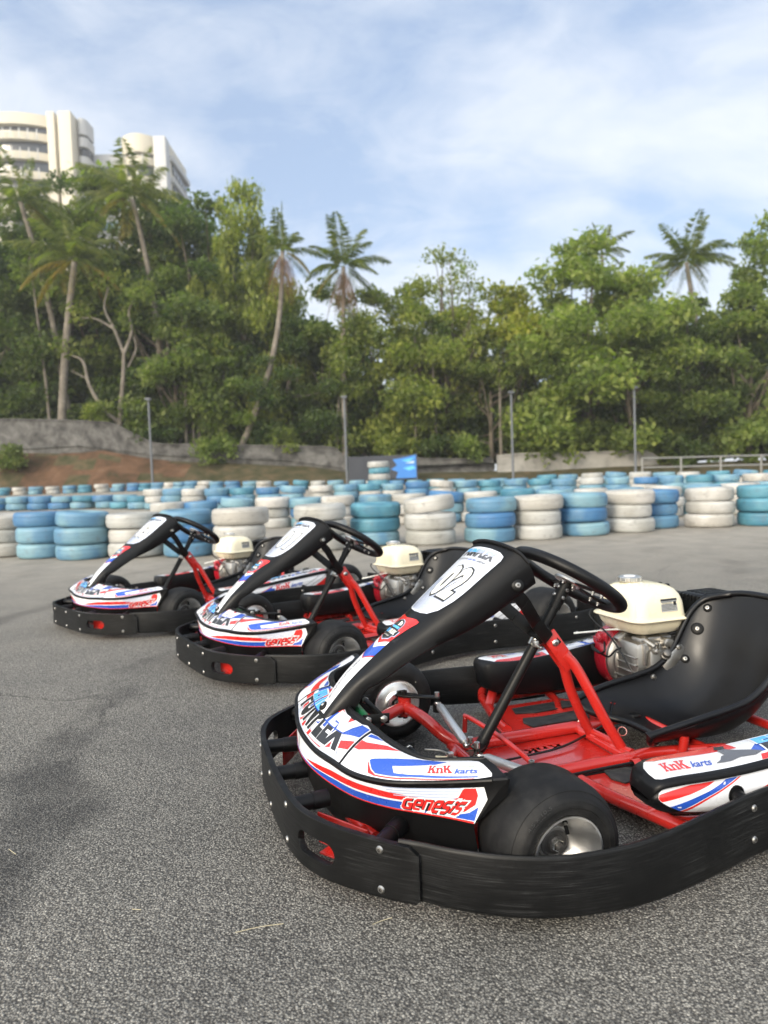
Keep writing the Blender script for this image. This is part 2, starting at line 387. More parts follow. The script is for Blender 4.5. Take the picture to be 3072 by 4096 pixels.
def hexnut(mb, p, n, r=.009, h=.008, mat='steel'):
    mb.lathe([(r,0),(r,h*.85),(r*.85,h),(r*.5,h)], mat, p, n, 6); mb.lathe([(r*.5,0),(r*.5,h*1.7),(0,h*1.8)], mat, p, n, 12)
def recenter(o, c):
    o.data.transform(Matrix.Translation(-Vector(c))); o.location = c; return o
def smooth_path(P, k):
    P = np.array(P, float); return [cr(P, x) for x in np.linspace(0, len(P)-1, k)]
def arclen(P):
    d = [0]
    for a, b in zip(P[:-1], P[1:]): d.append(d[-1]+float(np.linalg.norm(b-a)))
    return np.array(d)
class Path:
    def __init__(s, P, k=160): s.P = np.array(smooth_path(P, k)); s.d = arclen(s.P); s.len = s.d[-1]
    def at(s, x):
        x = min(max(x, 0), s.len); i = min(int(np.searchsorted(s.d, x, 'right'))-1, len(s.P)-2); f = (x-s.d[i])/(s.d[i+1]-s.d[i])
        p = s.P[i]+(s.P[i+1]-s.P[i])*f; a = s.P[max(i-1,0)]; b = s.P[min(i+2,len(s.P)-1)]; t = (b-a)/np.linalg.norm(b-a)
        return p, t, np.array([t[1], -t[0]])          # normal to the right of travel
    def near(s, q): return float(s.d[int(np.argmin(np.linalg.norm(s.P-np.array(q), axis=1)))])

def front_wheel(parent, side):
    w = empty('front_wheel', (0, 0, 0)); w.parent = parent
    y0, R = (.530 if side > 0 else .462), .132; ax = (0, side, 0); c = (0, side*y0, R); hw = .078
    mb = MB()
    prof = [(.074,-hw+.004),(.086,-hw-.004),(.098,-hw-.006),(.112,-hw),(.122,-hw+.010),(.1285,-hw+.024),(R-.0003,-.036),(R,0),(R-.0003,.036),(.1285,hw-.024),(.122,hw-.010),(.1205,hw-.0075),(.119,hw-.0075),(.112,hw-.001),(.1115,hw),(.104,hw+.004),(.1035,hw+.0035),(.098,hw+.006),(.092,hw+.006),(.091,hw+.0045),(.086,hw+.004),(.078,hw+.003),(.074,hw-.004)]
    mb.lathe(prof, 'kart_rubber', c, ax, 72); ty = mb.build('tyre', w)
    # moulded size on the sidewall
    if side > 0:
        F = lambda a, r: np.array([-r*math.sin(a), y0+hw+.0045+.0012*(1-abs(r-.105)/.01), R+r*math.cos(a)]); REF[F] = lambda p: np.array([0,1.,0])
        mt = MB()
        for txt, a0, a1, r0, r1 in (('4.5 x 10-5', -.95+.0, -.35, .1045, .1115), ('(105/250-5)', -.90, -.42, .0955, .1005)):
            bm = text2d(txt, 0, .0); norm2d(bm); map_flat(bm, lambda x, y: (a1+(a0-a1)*(1-x), r0+(r1-r0)*y), F, .0007, 'tyre_mark', mt, (10, 1))
        mt.build('sidewall_lettering', ty)
    mb = MB()
    # outer dish, lip, inner barrel and the domed inboard half
    mb.lathe([(.0745,hw-.010),(.0765,hw+.002),(.0755,hw+.0055),(.072,hw+.0055),(.070,hw+.002),(.066,hw-.006),(.058,hw-.020),(.040,hw-.044),(.034,hw-.052),(.030,hw-.052)], 'alloy', c, ax, 64)
    mb.lathe([(.0745,-hw+.010),(.0765,-hw),(.0755,-hw-.004),(.072,-hw-.004),(.069,-hw+.004),(.066,-hw+.012),(.050,-hw+.006),(.044,-hw+.002),(.036,-hw-.002),(.033,-hw-.008),(.022,-hw-.009)], 'alloy', c, ax, 64)
    recenter(mb.build('rim', w), c)
    mb = MB(); mb.lathe([(.030,hw-.052),(.030,hw-.047),(.026,hw-.046),(.024,hw-.048),(.018,hw-.048),(.016,hw-.04),(.010,hw-.04),(.008,hw-.036),(.0055,hw-.022),(0,hw-.021)], 'alu_dark', c, ax, 24)
    mb.lathe([(.013,hw-.042),(.013,hw-.034),(.0115,hw-.032),(.006,hw-.032)], 'steel', c, ax, 6)
    q = np.array(c)+np.array(ax)*(hw-.027); mb.tube([q+(0,0,.010), q+(0,0,-.016)], .0012, 'alu_dark', 6); mb.tube([q+(.008,0,-.002), q+(-.004,0,-.016)], .0012, 'alu_dark', 6)
    mb.build('hub_nut', w)
    mb = MB(); q = np.array([-.012, side*(y0+hw-.030), R+.052]); d = np.array([.35, side*.9, -.5]); d /= np.linalg.norm(d)
    mb.tube([q-d*.012, q+d*.008], .0052, 'kart_rubber', 12); mb.tube([q+d*.008, q+d*.015], .0035, 'steel', 10); mb.tube([q+d*.015, q+d*.030], .0042, 'black', 10); mb.build('valve', w)
    mb = MB(); mb.lathe([(.014,-hw-.040),(.018,-hw-.040),(.018,-hw-.008)], 'bracket_black', c, ax, 20); mb.build('hub', w)
    return w
def rear_wheel(parent, side):
    w = empty('rear_wheel', (0, 0, 0)); w.parent = parent
    R, y0, hw, x = .140, .600, .092, -1.185; c = (x, side*y0, R); ax = (0, side, 0); mb = MB()
    mb.lathe([(.074,-hw+.004),(.090,-hw-.004),(.108,-hw-.004),(.124,-hw+.006),(.134,-hw+.022),(R,-hw+.045),(R,hw-.045),(.134,hw-.022),(.124,hw-.006),(.115,hw),(.108,hw+.004),(.090,hw+.004),(.074,hw-.004)], 'kart_rubber', c, ax, 64); mb.build('tyre', w)
    mb = MB(); mb.lathe([(.0745,hw-.01),(.0765,hw+.002),(.0755,hw+.005),(.072,hw+.005),(.067,hw-.006),(.056,hw-.03),(.036,hw-.075),(.030,hw-.08),(.016,hw-.08),(.015,hw-.06),(0,hw-.06)], 'alloy', c, ax, 56)
    mb.lathe([(.0745,-hw+.01),(.0755,-hw-.003),(.072,-hw-.003),(.066,-hw+.02),(.03,-hw+.03),(.016,-hw+.03)], 'alloy', c, ax, 40); recenter(mb.build('rim', w), c); return w

BUMP_Z = (.036, .156)
FRONT = [(.262,-.500),(.300,-.470),(.358,-.410),(.410,-.345),(.442,-.272),(.456,-.190),(.4605,-.09),(.462,0),(.4605,.09),(.456,.190),(.442,.272),(.410,.345),(.358,.410),(.300,.470),(.262,.500)]
SIDE = [(.300,.474),(.262,.506),(.222,.545),(.166,.588),(.10,.625),(.046,.645),(0,.656),(-.07,.664),(-.13,.664),(-.21,.655),(-.33,.631),(-.50,.594),(-.62,.588),(-.76,.604),(-.92,.650),(-1.08,.705),(-1.22,.735),(-1.36,.735),(-1.46,.705),(-1.515,.65),(-1.535,.58),(-1.54,.48)]
def side_band(parent, side):
    P = Path([(x, y) for x, y in SIDE], 120); mb = MB(); rings = []
    for i in range(121):
        s = P.len*i/120; p, t, n = P.at(s); n = -n            # outward = left of travel reversed below
        if n[1] < 0 and p[0] > -1.4: n = -n
        x = p[0]; g = min(max((.05-x)/.5, 0), 1); g = g*g*(3-2*g)
        z0 = .035-.009*g; z1 = .155+.012*g; th = .013
        ring = []
        for (o, z) in ((-th,z0+.003),(-th,z1-.005),(-th+.004,z1-.001),(-.004,z1),(-.001,z1-.003),(0,z1-.008),(.0008,(z0+z1)/2),(0,z0+.008),(-.002,z0+.002),(-.006,z0),(-th+.003,z0)):
            ring.append((p[0]+n[0]*o, side*(p[1]+n[1]*o)+(0 if side > 0 else .040*min(max((.16-p[0])/.3,0),1)), z))
        rings.append(ring)
    mb.grid(rings, 'bumper_plastic', cv=True); mb.add(rings[0], [tuple(range(11))], 'bumper_plastic'); mb.add(rings[-1], [tuple(range(11))], 'bumper_plastic')
    o = mb.build('side_bumper', parent, 50)
    for x, zs in ((-.46, (.066,.135)), (-.82, (.062,.140)), (-1.25, (.062,.140))):
        s = P.near((x, np.interp(-x, [-q[0] for q in SIDE], [q[1] for q in SIDE]))); p, t, n = P.at(s); n = n if n[1] > 0 else -n
        for z in zs: b = MB(); bolt(b, (p[0], side*p[1]+(0 if side > 0 else .04), z), (n[0], side*n[1], 0), .0080, mat='bolt_steel'); b.build('bolt', o)
    return o
def front_bumper(parent):
    P = Path(FRONT, 200); z0, z1 = BUMP_Z; Ln = P.len; sy = lambda y: P.near((np.interp(abs(y), [0,.09,.19,.272,.345,.41,.47,.5], [.462,.4605,.456,.442,.41,.358,.3,.262]), y))
    def slot(a, b):
        r = .0235; zc = .091; pts = []
        for k in range(13): q = math.pi/2+math.pi*k/12; pts.append((a+r+r*math.cos(q), zc+r*math.sin(q)))
        for k in range(13): q = -math.pi/2+math.pi*k/12; pts.append((b-r+r*math.cos(q), zc+r*math.sin(q)))
        return pts
    c = .008; out = [(c,z0),(Ln-c,z0),(Ln,z0+c),(Ln,z1-c-.016),(Ln-c*2.6,z1-c),(Ln*.80,z1),(Ln*.5,z1-.002),(Ln*.20,z1),(c*2.6,z1-c),(0,z1-c-.016),(0,z0+c)]
    bm = fill2d([out, slot(sy(.262), sy(.368)), slot(sy(-.368), sy(-.262))])
    for k in range(1, 70): bmesh.ops.bisect_plane(bm, geom=bm.verts[:]+bm.edges[:]+bm.faces[:], plane_co=(Ln*k/70,0,0), plane_no=(1,0,0), dist=1e-6)
    r = bmesh.ops.extrude_face_region(bm, geom=bm.faces[:]); bmesh.ops.translate(bm, vec=(0,0,.015), verts=[e for e in r['geom'] if isinstance(e, bmesh.types.BMVert)])
    bmesh.ops.recalc_face_normals(bm, faces=bm.faces[:]); bm.normal_update()
    ed = [e for e in bm.edges if len(e.link_faces) == 2 and e.calc_face_angle(0) > .9 and all(abs(v.co.z-e.verts[0].co.z) < 1e-6 for v in e.verts)]
    bmesh.ops.bevel(bm, geom=ed, offset=.0034, segments=2, profile=.5, affect='EDGES', clamp_overlap=True)
    V = []; bm.verts.index_update()
    for v in bm.verts:
        p, t, n = P.at(v.co.x); V.append((p[0]+n[0]*(v.co.z), p[1]+n[1]*(v.co.z), v.co.y))
    mb = MB(); mb.add(V, [[v.index for v in f.verts] for f in bm.faces], 'bumper_plastic'); bm.free(); o = mb.build('front_bumper', parent, 55)
    for y, ins in ((.448,0),(.19,0),(0,0),(-.19,0),(-.448,0)):
        p, t, n = P.at(sy(y))
        for z in (.053, .134):
            b = MB(); bolt(b, (p[0]+n[0]*.0145, p[1]+n[1]*.0145, z), (n[0], n[1], 0), .0080, mat='bolt_steel'); b.build('bolt', o)
    for y in (.19, 0, -.19, .438, -.438):
        p, t, n = P.at(sy(y)); d = .085 if abs(y) < .3 else .10; b = MB(); q = np.array([p[0]+n[0]*.0, p[1]+n[1]*.0, .128]); e = q-np.array([n[0], n[1], 0])*d
        b.tube([q, e], .0185, 'black', 20); b.tube([q+(e-q)*.55, e], .0205, 'black', 20); b.build('bumper_spacer', parent)
    return o

def make_kart(number):
    K = empty('go_kart'); B = lambda mb, name, par=None, sharp=38: mb.build(name, par or K, sharp)
    front_bumper(K); side_band(K, 1); side_band(K, -1)
    mb = MB(); mb.tube([(-1.545,.49,.10),(-1.555,.30,.10),(-1.555,-.30,.10),(-1.545,-.49,.10)], .018, 'bumper_plastic', 14, smooth=4); B(mb, 'rear_bumper')
    # ------ nose cone
    mb = MB(); T = np.linspace(-7, 7, 113); rows = []
    for t in T:
        a, b, c, d = _half(NA, t), _half(NB, t), _half(NC, t), _half(ND, t); r = []
        r.append(b+np.array([-.006,0,-.030])); r.append(b+np.array([-.004,0,-.004])); r.append(b+np.array([0,0,.001]))
        for s in (.9,.75,.6,.45,.3,.15,.05): r.append(S_top(t, s))
        r.append(a+np.array([-.001,0,.0035])); o_ = (a+c)/2-np.array([.15,0,(a[2]+c[2])/2]); o_[2] = 0; o_ /= np.linalg.norm(o_); r.append(a+o_*.0035); r.append(a+o_*.002-np.array([0,0,.007]))
        for s in (.2,.4,.6,.8,.95): r.append(S_side(t, s))
        r.append(c); r.append(c-np.array([0,0,.004])-o_*.003); r.append(c*.5+d*.5+o_*.004); r.append(d)
        r.append(d+np.array([-.03,0,-.012])); rows.append(r)
    mb.grid(rows, 'black')
    for t in (-7, 7):
        sg = 1 if t > 0 else -1; r = rows[-1] if t > 0 else rows[0]
        a, b, c, d = NA[-1], NB[-1], NC[-1], ND[-1]; f = lambda p: (p[0], sg*p[1], p[2])
        # squared-off black tip behind the side decal
        tip = [f(a+np.array([-.006,.002,.0])), f(b+np.array([-.008,0,.002])), f((.098,.452,.230)), f((.092,.538,.232))]
        low = [f(c), f((.118,.470,.178)), f((.112,.452,.180)), f(d)]
        mb.add([f(a), f(b)]+tip+low, [(0,1,3,2),(2,3,4,5),(5,4,7,6) if sg > 0 else (5,4,7,6),(0,2,5,6)], 'black')
        mb.add([f(b), tip[1], tip[2], low[2], f(d), f(b+np.array([-.006,0,-.03]))], [(0,1,2,5),(5,2,3,4)], 'black')
    nose = B(mb, 'nose_cone', sharp=50)
    mb = MB(); ln = [_half(NB, t)+np.array([-.004,0,.0]) for t in np.linspace(-7, 7, 60)]; mb.tube(ln, .006, 'black', 8); mb.build('rolled_lip', nose)
    mb = MB(); ln = []
    for t in np.linspace(-6.6, 6.6, 80):
        p = _half(NA, t); o_ = np.array([p[0]-.1, p[1], 0]); o_ /= np.linalg.norm(o_); ln.append(p+o_*.0025+np.array([0,0,.0005]))
    mb.tube(ln, .0042, 'black', 8); mb.build('crease_bead', nose)
    # front decal
    mb = MB(); F = S_top
    poly_on(mb, F, [(-2.33,.045)]+[(x,.045) for x in np.linspace(-2,2,9)]+[(2.33,.045),(2.33,.93),(2.1,.97),(1.8,.88),(1.3,.88),(.3,.965)]+[(-.3,.965),(-1.3,.955),(-1.8,.955),(-2.1,.97),(-2.33,.93)], 'white', 0, cuts=(40,5))
    for k in range(7): s = .05+.021*k; poly_on(mb, F, [(-2.25+.03*k,s),(2.25-.03*k,s),(2.25-.03*k,s+.009),(-2.25+.03*k,s+.009)], 'pale', 1, cuts=(40,1))
    R1 = [(-2.30,.55),(-2.30,.38),(-2.0,.26),(-.72,.075),(-.40,.05),(1.0,.075),(1.22,.11),(2.30,.38),(2.30,.55),(2.05,.46),(1.1,.20),(-.35,.135),(-1.98,.38)]
    poly_on(mb, F, [(-2.30,.50),(-2.30,.30),(-1.35,.12),(-1.15,.075),(1.15,.075),(1.35,.12),(2.30,.30),(2.30,.50),(1.25,.20),(1.05,.165),(-1.05,.165),(-1.25,.20)], 'red', 2, cuts=(30,3))
    poly_on(mb, F, [(-2.30,.92),(-2.30,.62),(-1.5,.42),(-1.2,.30),(-.2,.33),(.7,.33),(1.4,.42),(2.30,.62),(2.30,.92),(1.6,.86),(.3,.90),(-.6,.90),(-1.6,.86)], 'blue', 2, cuts=(30,4))
    poly_on(mb, F, [(-2.05,.95),(-1.6,.88),(-1.1,.93),(0,.955),(1.2,.87),(1.75,.87),(1.9,.80),(1.4,.75),(.7,.80),(.1,.70),(-.6,.78),(-1.3,.70),(-1.8,.78)], 'red', 3, cuts=(30,3))
    text_on(mb, F, 'funplex', (-2.05,.11), (1.88,.15), (-2.05,.80), 4)
    mb.build('front_decal', nose, 30)
    for mir in (False, True):
        mb = MB(); p = lambda pts, mat, lay, cuts=(14,4): poly_on(mb, S_top, pts, mat, lay, mir, cuts)
        p([(2.42,.045),(3.2,.045),(4.2,.05),(5.2,.05),(6.3,.06),(6.66,.09),(6.72,.18),(6.68,.68),(6.45,.80),(5.7,.88),(5.0,.90),(4.3,.90),(3.6,.91),(3.0,.92),(2.66,.93),(2.42,.88)], 'white', 0, (30,4))
        p([(2.44,.62),(2.62,.64),(3.2,.86),(3.7,.90),(3.3,.72),(2.62,.42),(2.44,.40)], 'red', 1)
        p([(2.46,.86),(2.66,.915),(2.95,.91),(2.60,.80),(2.46,.76)], 'blue', 1)
        p([(3.19,.345),(3.22,.385),(3.30,.42),(3.93,.63),(4.53,.80),(5.19,.85),(5.70,.69),(5.28,.56),(4.49,.46),(3.92,.372),(4.09,.212),(4.94,.195),(5.6,.15),(6.3,.12),(6.3,.085),(5.53,.10),(4.63,.14),(3.6,.125),(3.43,.19)], 'blue', 1, (24,4))
        p([(3.16,.33),(3.43,.165),(3.62,.10),(4.64,.112),(5.5,.075),(6.2,.062),(6.1,.045),(5.5,.05),(4.65,.075),(3.6,.07),(3.4,.10)], 'red', 2, (20,1))
        text_on(mb, S_top, 'knk', (5.05,.235), (5.70,.215), (5.10,.50), 3, mir); text_on(mb, S_top, 'karts', (5.74,.20), (6.36,.18), (5.80,.36), 3, mir)
        p([(5.80,.43),(6.40,.40),(6.40,.385),(5.80,.415)], 'green', 3); p([(5.80,.47),(6.40,.44),(6.40,.43),(5.80,.46)], 'red', 3)
        mb.build('wing_decal', nose, 30)
        mb = MB(); p = lambda pts, mat, lay, cuts=(16,3): poly_on(mb, S_side, pts, mat, lay, mir, cuts)
        p([(-.0,.11)]+[(x,.11) for x in np.linspace(.5,6.2,14)]+[(6.5,.15),(6.86,.45),(6.98,.98)]+[(x,.985) for x in np.linspace(6.5,0,14)], 'white', 0, (40,2))
        p([(.0,.90),(.8,.86),(1.5,.76),(2.3,.68),(3.2,.65),(4.4,.66),(5.27,.80),(6.30,.84),(6.58,.77),(6.75,.62),(6.93,.93),(5.57,.935),(4.4,.93),(3.2,.93),(2.4,.93),(1.2,.93),(0,.94)], 'blue', 1, (30,2))
        p([(.0,.94),(2,.935),(4.4,.935),(5.6,.945),(6.93,.945),(6.97,.985),(4.4,.985),(2,.985),(0,.985)], 'red', 1, (30,1))
        p([(.5,.78),(1.2,.56),(2.0,.40),(2.9,.31),(3.6,.32),(4.4,.40),(5.2,.52),(5.76,.515),(5.97,.42),(5.97,.22),(6.0,.18),(6.3,.18),(6.5,.36),(6.61,.58),(6.42,.765),(6.0,.755),(5.2,.72),(4.4,.60),(3.5,.57),(2.84,.58),(2.0,.66),(1.2,.76)], 'red', 1, (30,3))
        for k in range(4): s = .16+.085*k; p([(3.9+.1*k,s),(5.93,s),(5.90,s+.035),(3.9+.1*k,s+.035)], 'pale', 2, (12,1))
        text_on(mb, S_side, 'genesis', (4.42,.86), (6.42,.87), (4.47,.50), 3, mir)
        if not mir: mb.tube([lift(S_side, -.42, .12, .0009), lift(S_side, -.42, .97, .0009)], .0007, 'ink', 5)
        mb.build('side_decal', nose, 30)
    # ------ driver's front panel (number panel)
    mb = MB(); us = np.linspace(0, 10, 61); rows = []
    for u in us:
        r = [S_flank(u, v, -1) for v in (1.0,.85,.65,.45,.25,.1)]+[S_panel(u, v) for v in np.linspace(-1, 1, 15)]+[S_flank(u, v, 1) for v in (.1,.25,.45,.65,.85,1.0)]
        inn = [p+np.array([-.004,0,-.006])*(1 if abs(p[1]) < .6*max(abs(q[1]) for q in r) else .6)+np.array([0,-math.copysign(.005, p[1]) if abs(p[1]) > .01 else 0,0]) for p in r[::-1]]
        rows.append(r+inn)
    mb.grid(rows, 'black', cv=True)
    for r in (rows[0], rows[-1]):
        k = len(r)//2; mb.add(r, [(i, i+1, 2*k-2-i, 2*k-1-i) for i in range(k-1)], 'black')
    pan = B(mb, 'front_panel', sharp=50)
    mb = MB(); top = [S_panel(10, v)+np.array([.004,0,.003]) for v in np.linspace(-1, 1, 17)]; mb.tube([S_flank(10,.5,-1)]+[S_flank(10,.2,-1)]+top+[S_flank(10,.2,1)]+[S_flank(10,.5,1)], .005, 'black', 8); mb.build('rolled_lip', pan)
    mb = MB(); F = S_panel; hl = [(6.13,0),(6.16,.45),(6.25,.78),(6.5,.97),(6.9,1.0),(7.5,.99),(8.2,.97),(8.85,.97),(9.1,.92),(9.28,.72),(9.33,.3),(9.33,0)]
    poly_on(mb, F, [(u,-v) for u, v in hl]+hl[::-1][1:-1], 'panelwhite', 0, cuts=(12,14))
    for k in range(23):
        v = -.92+.08*k+.01; u0 = 6.2+.25*abs(v)**4; poly_on(mb, F, [(u0,v*.82),(7.5,v),(7.5,v+.030),(u0,(v+.030)*.82)], 'pale', 1, cuts=(6,1))
    text_on(mb, F, 'smallplex', (8.62,-.74), (8.62,.74), (9.10,-.74), 2)
    text_on(mb, F, 'gray', (8.43,-.86), (8.43,-.22), (8.53,-.86), 2, txt='MOTORSPORTS'); text_on(mb, F, 'blue', (8.43,-.18), (8.43,.24), (8.53,-.18), 2, txt='KARTING'); text_on(mb, F, 'gray', (8.43,.28), (8.43,.66), (8.53,.28), 2, txt='ARENA')
    mb.build('number_plate', pan, 30)
    mb = MB(); text_on(mb, F, 'digits', (6.78,-.42), (6.78,.72), (8.14,-.42), 3, txt=number); mb.build('race_number', pan, 30)
    mb = MB()
    poly_on(mb, F, [(3.75,0),(4.08,.82),(4.7,.92),(5.72,1.0),(5.86,.96),(5.88,.7),(5.72,0),(5.88,-.7),(5.86,-.96),(5.72,-1.0),(4.7,-.92),(4.08,-.82)], 'red', 0, cuts=(10,8))
    poly_on(mb, F, [(3.5,0),(3.84,.84),(4.07,.84),(3.74,0),(4.07,-.84),(3.84,-.84)], 'white', 0, cuts=(4,8))
    poly_on(mb, F, [(3.0,0),(3.30,.86),(3.83,.86),(3.49,0),(3.83,-.86),(3.30,-.86)], 'blue', 0, cuts=(6,8))
    poly_on(mb, F, [(2.94,0),(3.24,.86),(3.29,.86),(2.99,0),(3.29,-.86),(3.24,-.86)], 'red', 0, cuts=(3,8))
    poly_on(mb, F, [(.15,-.7),(2.1,-.86),(3.23,-.86),(2.93,0),(3.23,.86),(2.1,.86),(.15,.7)], 'white', 0, cuts=(14,6))
    sh = [(3.95,0),(4.12,.55),(4.33,.62),(4.36,.80),(4.72,.80),(4.74,.55),(5.15,.52),(5.42,.34),(5.55,0)]; full = sh+[(u,-v) for u, v in sh[::-1][1:-1]]
    poly_on(mb, F, full, 'pale', 1, cuts=(8,6)); poly_on(mb, F, [(4.72+(u-4.72)*.93, v*.92) for u, v in full], 'ink', 2, cuts=(8,6))
    poly_on(mb, F, [(4.78,-.42),(4.78,.42),(4.92,.50),(4.92,-.5)], 'sky', 3, cuts=(2,5)); poly_on(mb, F, [(4.97,.08),(5.35,.02),(5.28,.28),(5.05,.40)], 'offwhite', 3, cuts=(3,3)); poly_on(mb, F, [(4.97,-.40),(5.10,-.30),(5.22,-.08),(5.06,-.06)], 'gray', 3, cuts=(3,3))
    text_on(mb, F, 'whitetxt', (4.40,-.62), (4.40,.62), (4.66,-.62), 3); text_on(mb, F, 'offwhite', (4.22,-.36), (4.22,.36), (4.28,-.36), 3, txt='KARTING ARENA')
    text_on(mb, F, 'navy', (.75,.16), (2.85,.16), (.75,-.16), 2, txt='MOTORSPORTS KARTING ARENA')
    mb.build('panel_decal', pan, 30)
    for s in (1, -1): mb = MB(); e = S_flank(9.05, .78, s); bolt(mb, e+np.array([0,s*.002,0]), (.25,s,.25), .0080, .0165, mat='bolt_steel'); mb.build('bolt', pan)
    mb = MB(); bolt(mb, S_panel(.35, 0)+np.array([0,0,.001]), (.6,0,.8), .006, .0135); mb.build('bolt', pan)
    # ------ panel brackets, column, steering wheel
    mb = MB()
    for s in (1, -1):
        pts = [(-.168,s*.122,.552),(-.200,s*.110,.520),(-.262,s*.060,.452),(-.318,s*.028,.396)]
        for a, b in zip(pts[:-1], pts[1:]): mb.bar(a, b, .006, .036, 'bracket_black', .001, up=(-.7,0,.7))
    B(mb, 'panel_bracket')
    cd = np.array([-.298,0,.450]); cd /= np.linalg.norm(cd); c0 = np.array([-.09,0,.078]); col = lambda s: c0+cd*s
    mb = MB(); mb.tube([col(0), col(.56)], .0150, 'bracket_black', 20); mb.tube([col(.48), col(.56)], .0175, 'bracket_black', 20); B(mb, 'steering_column')
    mb = MB(); q = col(.365); mb.tube([q-cd*.010, q+cd*.010], .0185, 'steel', 20); mb.box(q+np.array([.012,.022,.004]), (.014,.016,.018), 'steel', .002); mb.bar(q+np.array([.008,.028,-.004]), q+np.array([.008,.046,-.004]), .007, .007, 'steel', .001); B(mb, 'column_clamp')
    mb = MB(); mb.bar(col(.40)+np.array([.02,.012,.028]), (-.350,.020,.372), .034, .006, 'bracket_black', .001, up=(.6,.6,.5)); mb.bar(col(.40)+np.array([.02,-.012,.028]), (-.350,-.018,.372), .034, .006, 'bracket_black', .001, up=(.6,-.6,.5)); mb.box(q+cd*.03, (.05,.05,.03), 'bracket_black', .004, Matrix.Rotation(math.radians(33), 3, 'Y')); B(mb, 'column_bracket')
    sw = empty('steering_wheel'); sw.parent = K; hc = col(.572); fx = np.array([cd[2],0,-cd[0]]); fy = np.array([0,1.,0])
    mb = MB(); Rw = .158; rings = []
    for i in range(97):
        a = 2*math.pi*i/96; d = fx*math.cos(a)+fy*math.sin(a); rr = Rw
        ring = [hc+d*(rr+.0195*math.cos(b))+cd*(.0175*math.sin(b)) for b in np.linspace(0, 2*math.pi, 16, endpoint=False)]; rings.append(ring)
    mb.grid(rings, 'grip_rubber', cv=True); mb.build('rim_grip', sw)
    mb = MB(); fu = lambda x, y: (x, y)
    ring = [(.043*math.cos(a), .043*math.sin(a)) for a in np.linspace(0, 2*math.pi, 33)[:-1]]
    for a in (math.pi/2+.35, -math.pi/2-.35, math.pi):   # three spokes
        d = fx*math.cos(a)+fy*math.sin(a); w_ = np.cross(cd, d)
        mb.bar(hc+d*.02-cd*.006, hc+d*(Rw-.006)-cd*.002, .030, .005, 'bracket_black', .001, up=cd)
    mb.lathe([(0,-.010),(.038,-.010),(.040,-.008),(.040,-.003),(.038,-.001),(0,-.001)], 'steel', hc, cd, 32); mb.build('spoke_plate', sw)
    nuts = [(a, .026, -.010, .007) for a in (.6, 1.9, 3.1, 4.4)]+[(a, k, -.008, .0055) for a in (math.pi/2+.35, -math.pi/2-.35, math.pi) for k in (.095, .125)]
    for a, k, o_, r_ in nuts:
        mb = MB(); d = fx*math.cos(a)+fy*math.sin(a); hexnut(mb, hc+d*k+cd*o_, -cd, r_, .0065); mb.build('spoke_nut', sw)
    mb = MB(); mb.tube([col(.50), col(.565)], .0190, 'bracket_black', 18)
    for s in (.515, .54): bolt(mb, col(s)+np.array([.0185*cd[2],.0,.0185*-cd[0]]), (cd[2],0,-cd[0]), .0055); bolt(mb, col(s)+np.array([0,.019,0]), (0,1,0), .0055)
    mb.build('hub', sw)
    # ------ chassis
    mb = MB(); r1 = .0155; red = 'red_paint'
    for s in (1, -1):
        mb.tube([(-.012,s*.345,.133),(-.020,s*.300,.131),(-.040,s*.225,.120),(-.075,s*.165,.085),(-.125,s*.138,.064),(-.20,s*.135,.062),(-.50,s*.135,.062)], .0190, red, 16, smooth=6)
        mb.tube([(-.012,s*.345,.133),(.060,s*.300,.130),(.13,s*.262,.118),(.20,s*.240,.105),(.30,s*.215,.09)], .0180, red, 14, smooth=4)
        mb.tube([(-.012,s*.345,.105),(-.012,s*.345,.162)], .021, red, 18)
        mb.tube([(-.30,s*.20,.060),(-.315,s*.30,.060),(-.345,s*.42,.062),(-.370,s*.515,.064),(-.40,s*.575,.072)], .0165, red, 16, smooth=4)
        mb.tube([(-.345,s*.42,.064),(-.40,s*.475,.115)], .0165, red, 14)
        mb.tube([(-.355,s*.47,.062),(-.46,s*.500,.062),(-.62,s*.505,.062),(-.80,s*.47,.062),(-.95,s*.36,.062)], .0145, red, 14, smooth=4)
        mb.tube([(-.62,s*.503,.062),(-.60,s*.40,.058),(-.55,s*.30,.056)], .0145, red, 12, smooth=3)
        mb.tube([(-.50,s*.135,.062),(-.58,s*.125,.062),(-.75,s*.17,.062),(-1.0,s*.25,.062),(-1.40,s*.28,.075)], .0165, red, 16, smooth=4)
        mb.tube([(-.655,s*.165,.06),(-.665,s*.165,.112)], .013, red, 12)
        mb.tube([(-.30,s*.245,.060),(-.37,s*.515,.063)], .012, red, 10)
        mb.tube([(-.078,s*.105,.064),(-.02,s*.04,.066),(.10,s*.03,.075),(.25,s*.06,.09)], .0135, red, 12, smooth=4)
    mb.tube([(-.508,-.15,.060),(-.508,.15,.060)], .0145, red, 14); mb.tube([(-.085,-.15,.064),(-.085,.15,.064)], .0145, red, 14); mb.tube([(-.74,-.2,.062),(-.74,.2,.062)], .0145, red, 14)
    mb.tube([(-1.05,-.30,.062),(-1.05,.30,.062)], .0145, red, 14)
    mb.tube([(-.165,-.225,.066),(-.170,-.228,.105),(-.175,-.215,.115),(-.20,-.05,.105),(-.215,.075,.085),(-.225,.16,.066)], .0075, red, 10, smooth=5)
    mb.tube([(.30,-.32,.085),(.325,-.20,.085),(.335,0,.085),(.325,.20,.085),(.30,.32,.085)], .0135, red, 12, smooth=4)
    mb.tube([(.30,-.30,.055),(.33,-.15,.052),(.335,0,.052),(.33,.15,.052),(.30,.30,.055),(.20,.36,.06)], .0135, red, 12, smooth=4)
    for y in (.30,.17,-.17,-.30): mb.bar((.318,y,.05), (.318,y,.10), .03, .012, red, .002, up=(1,0,0))
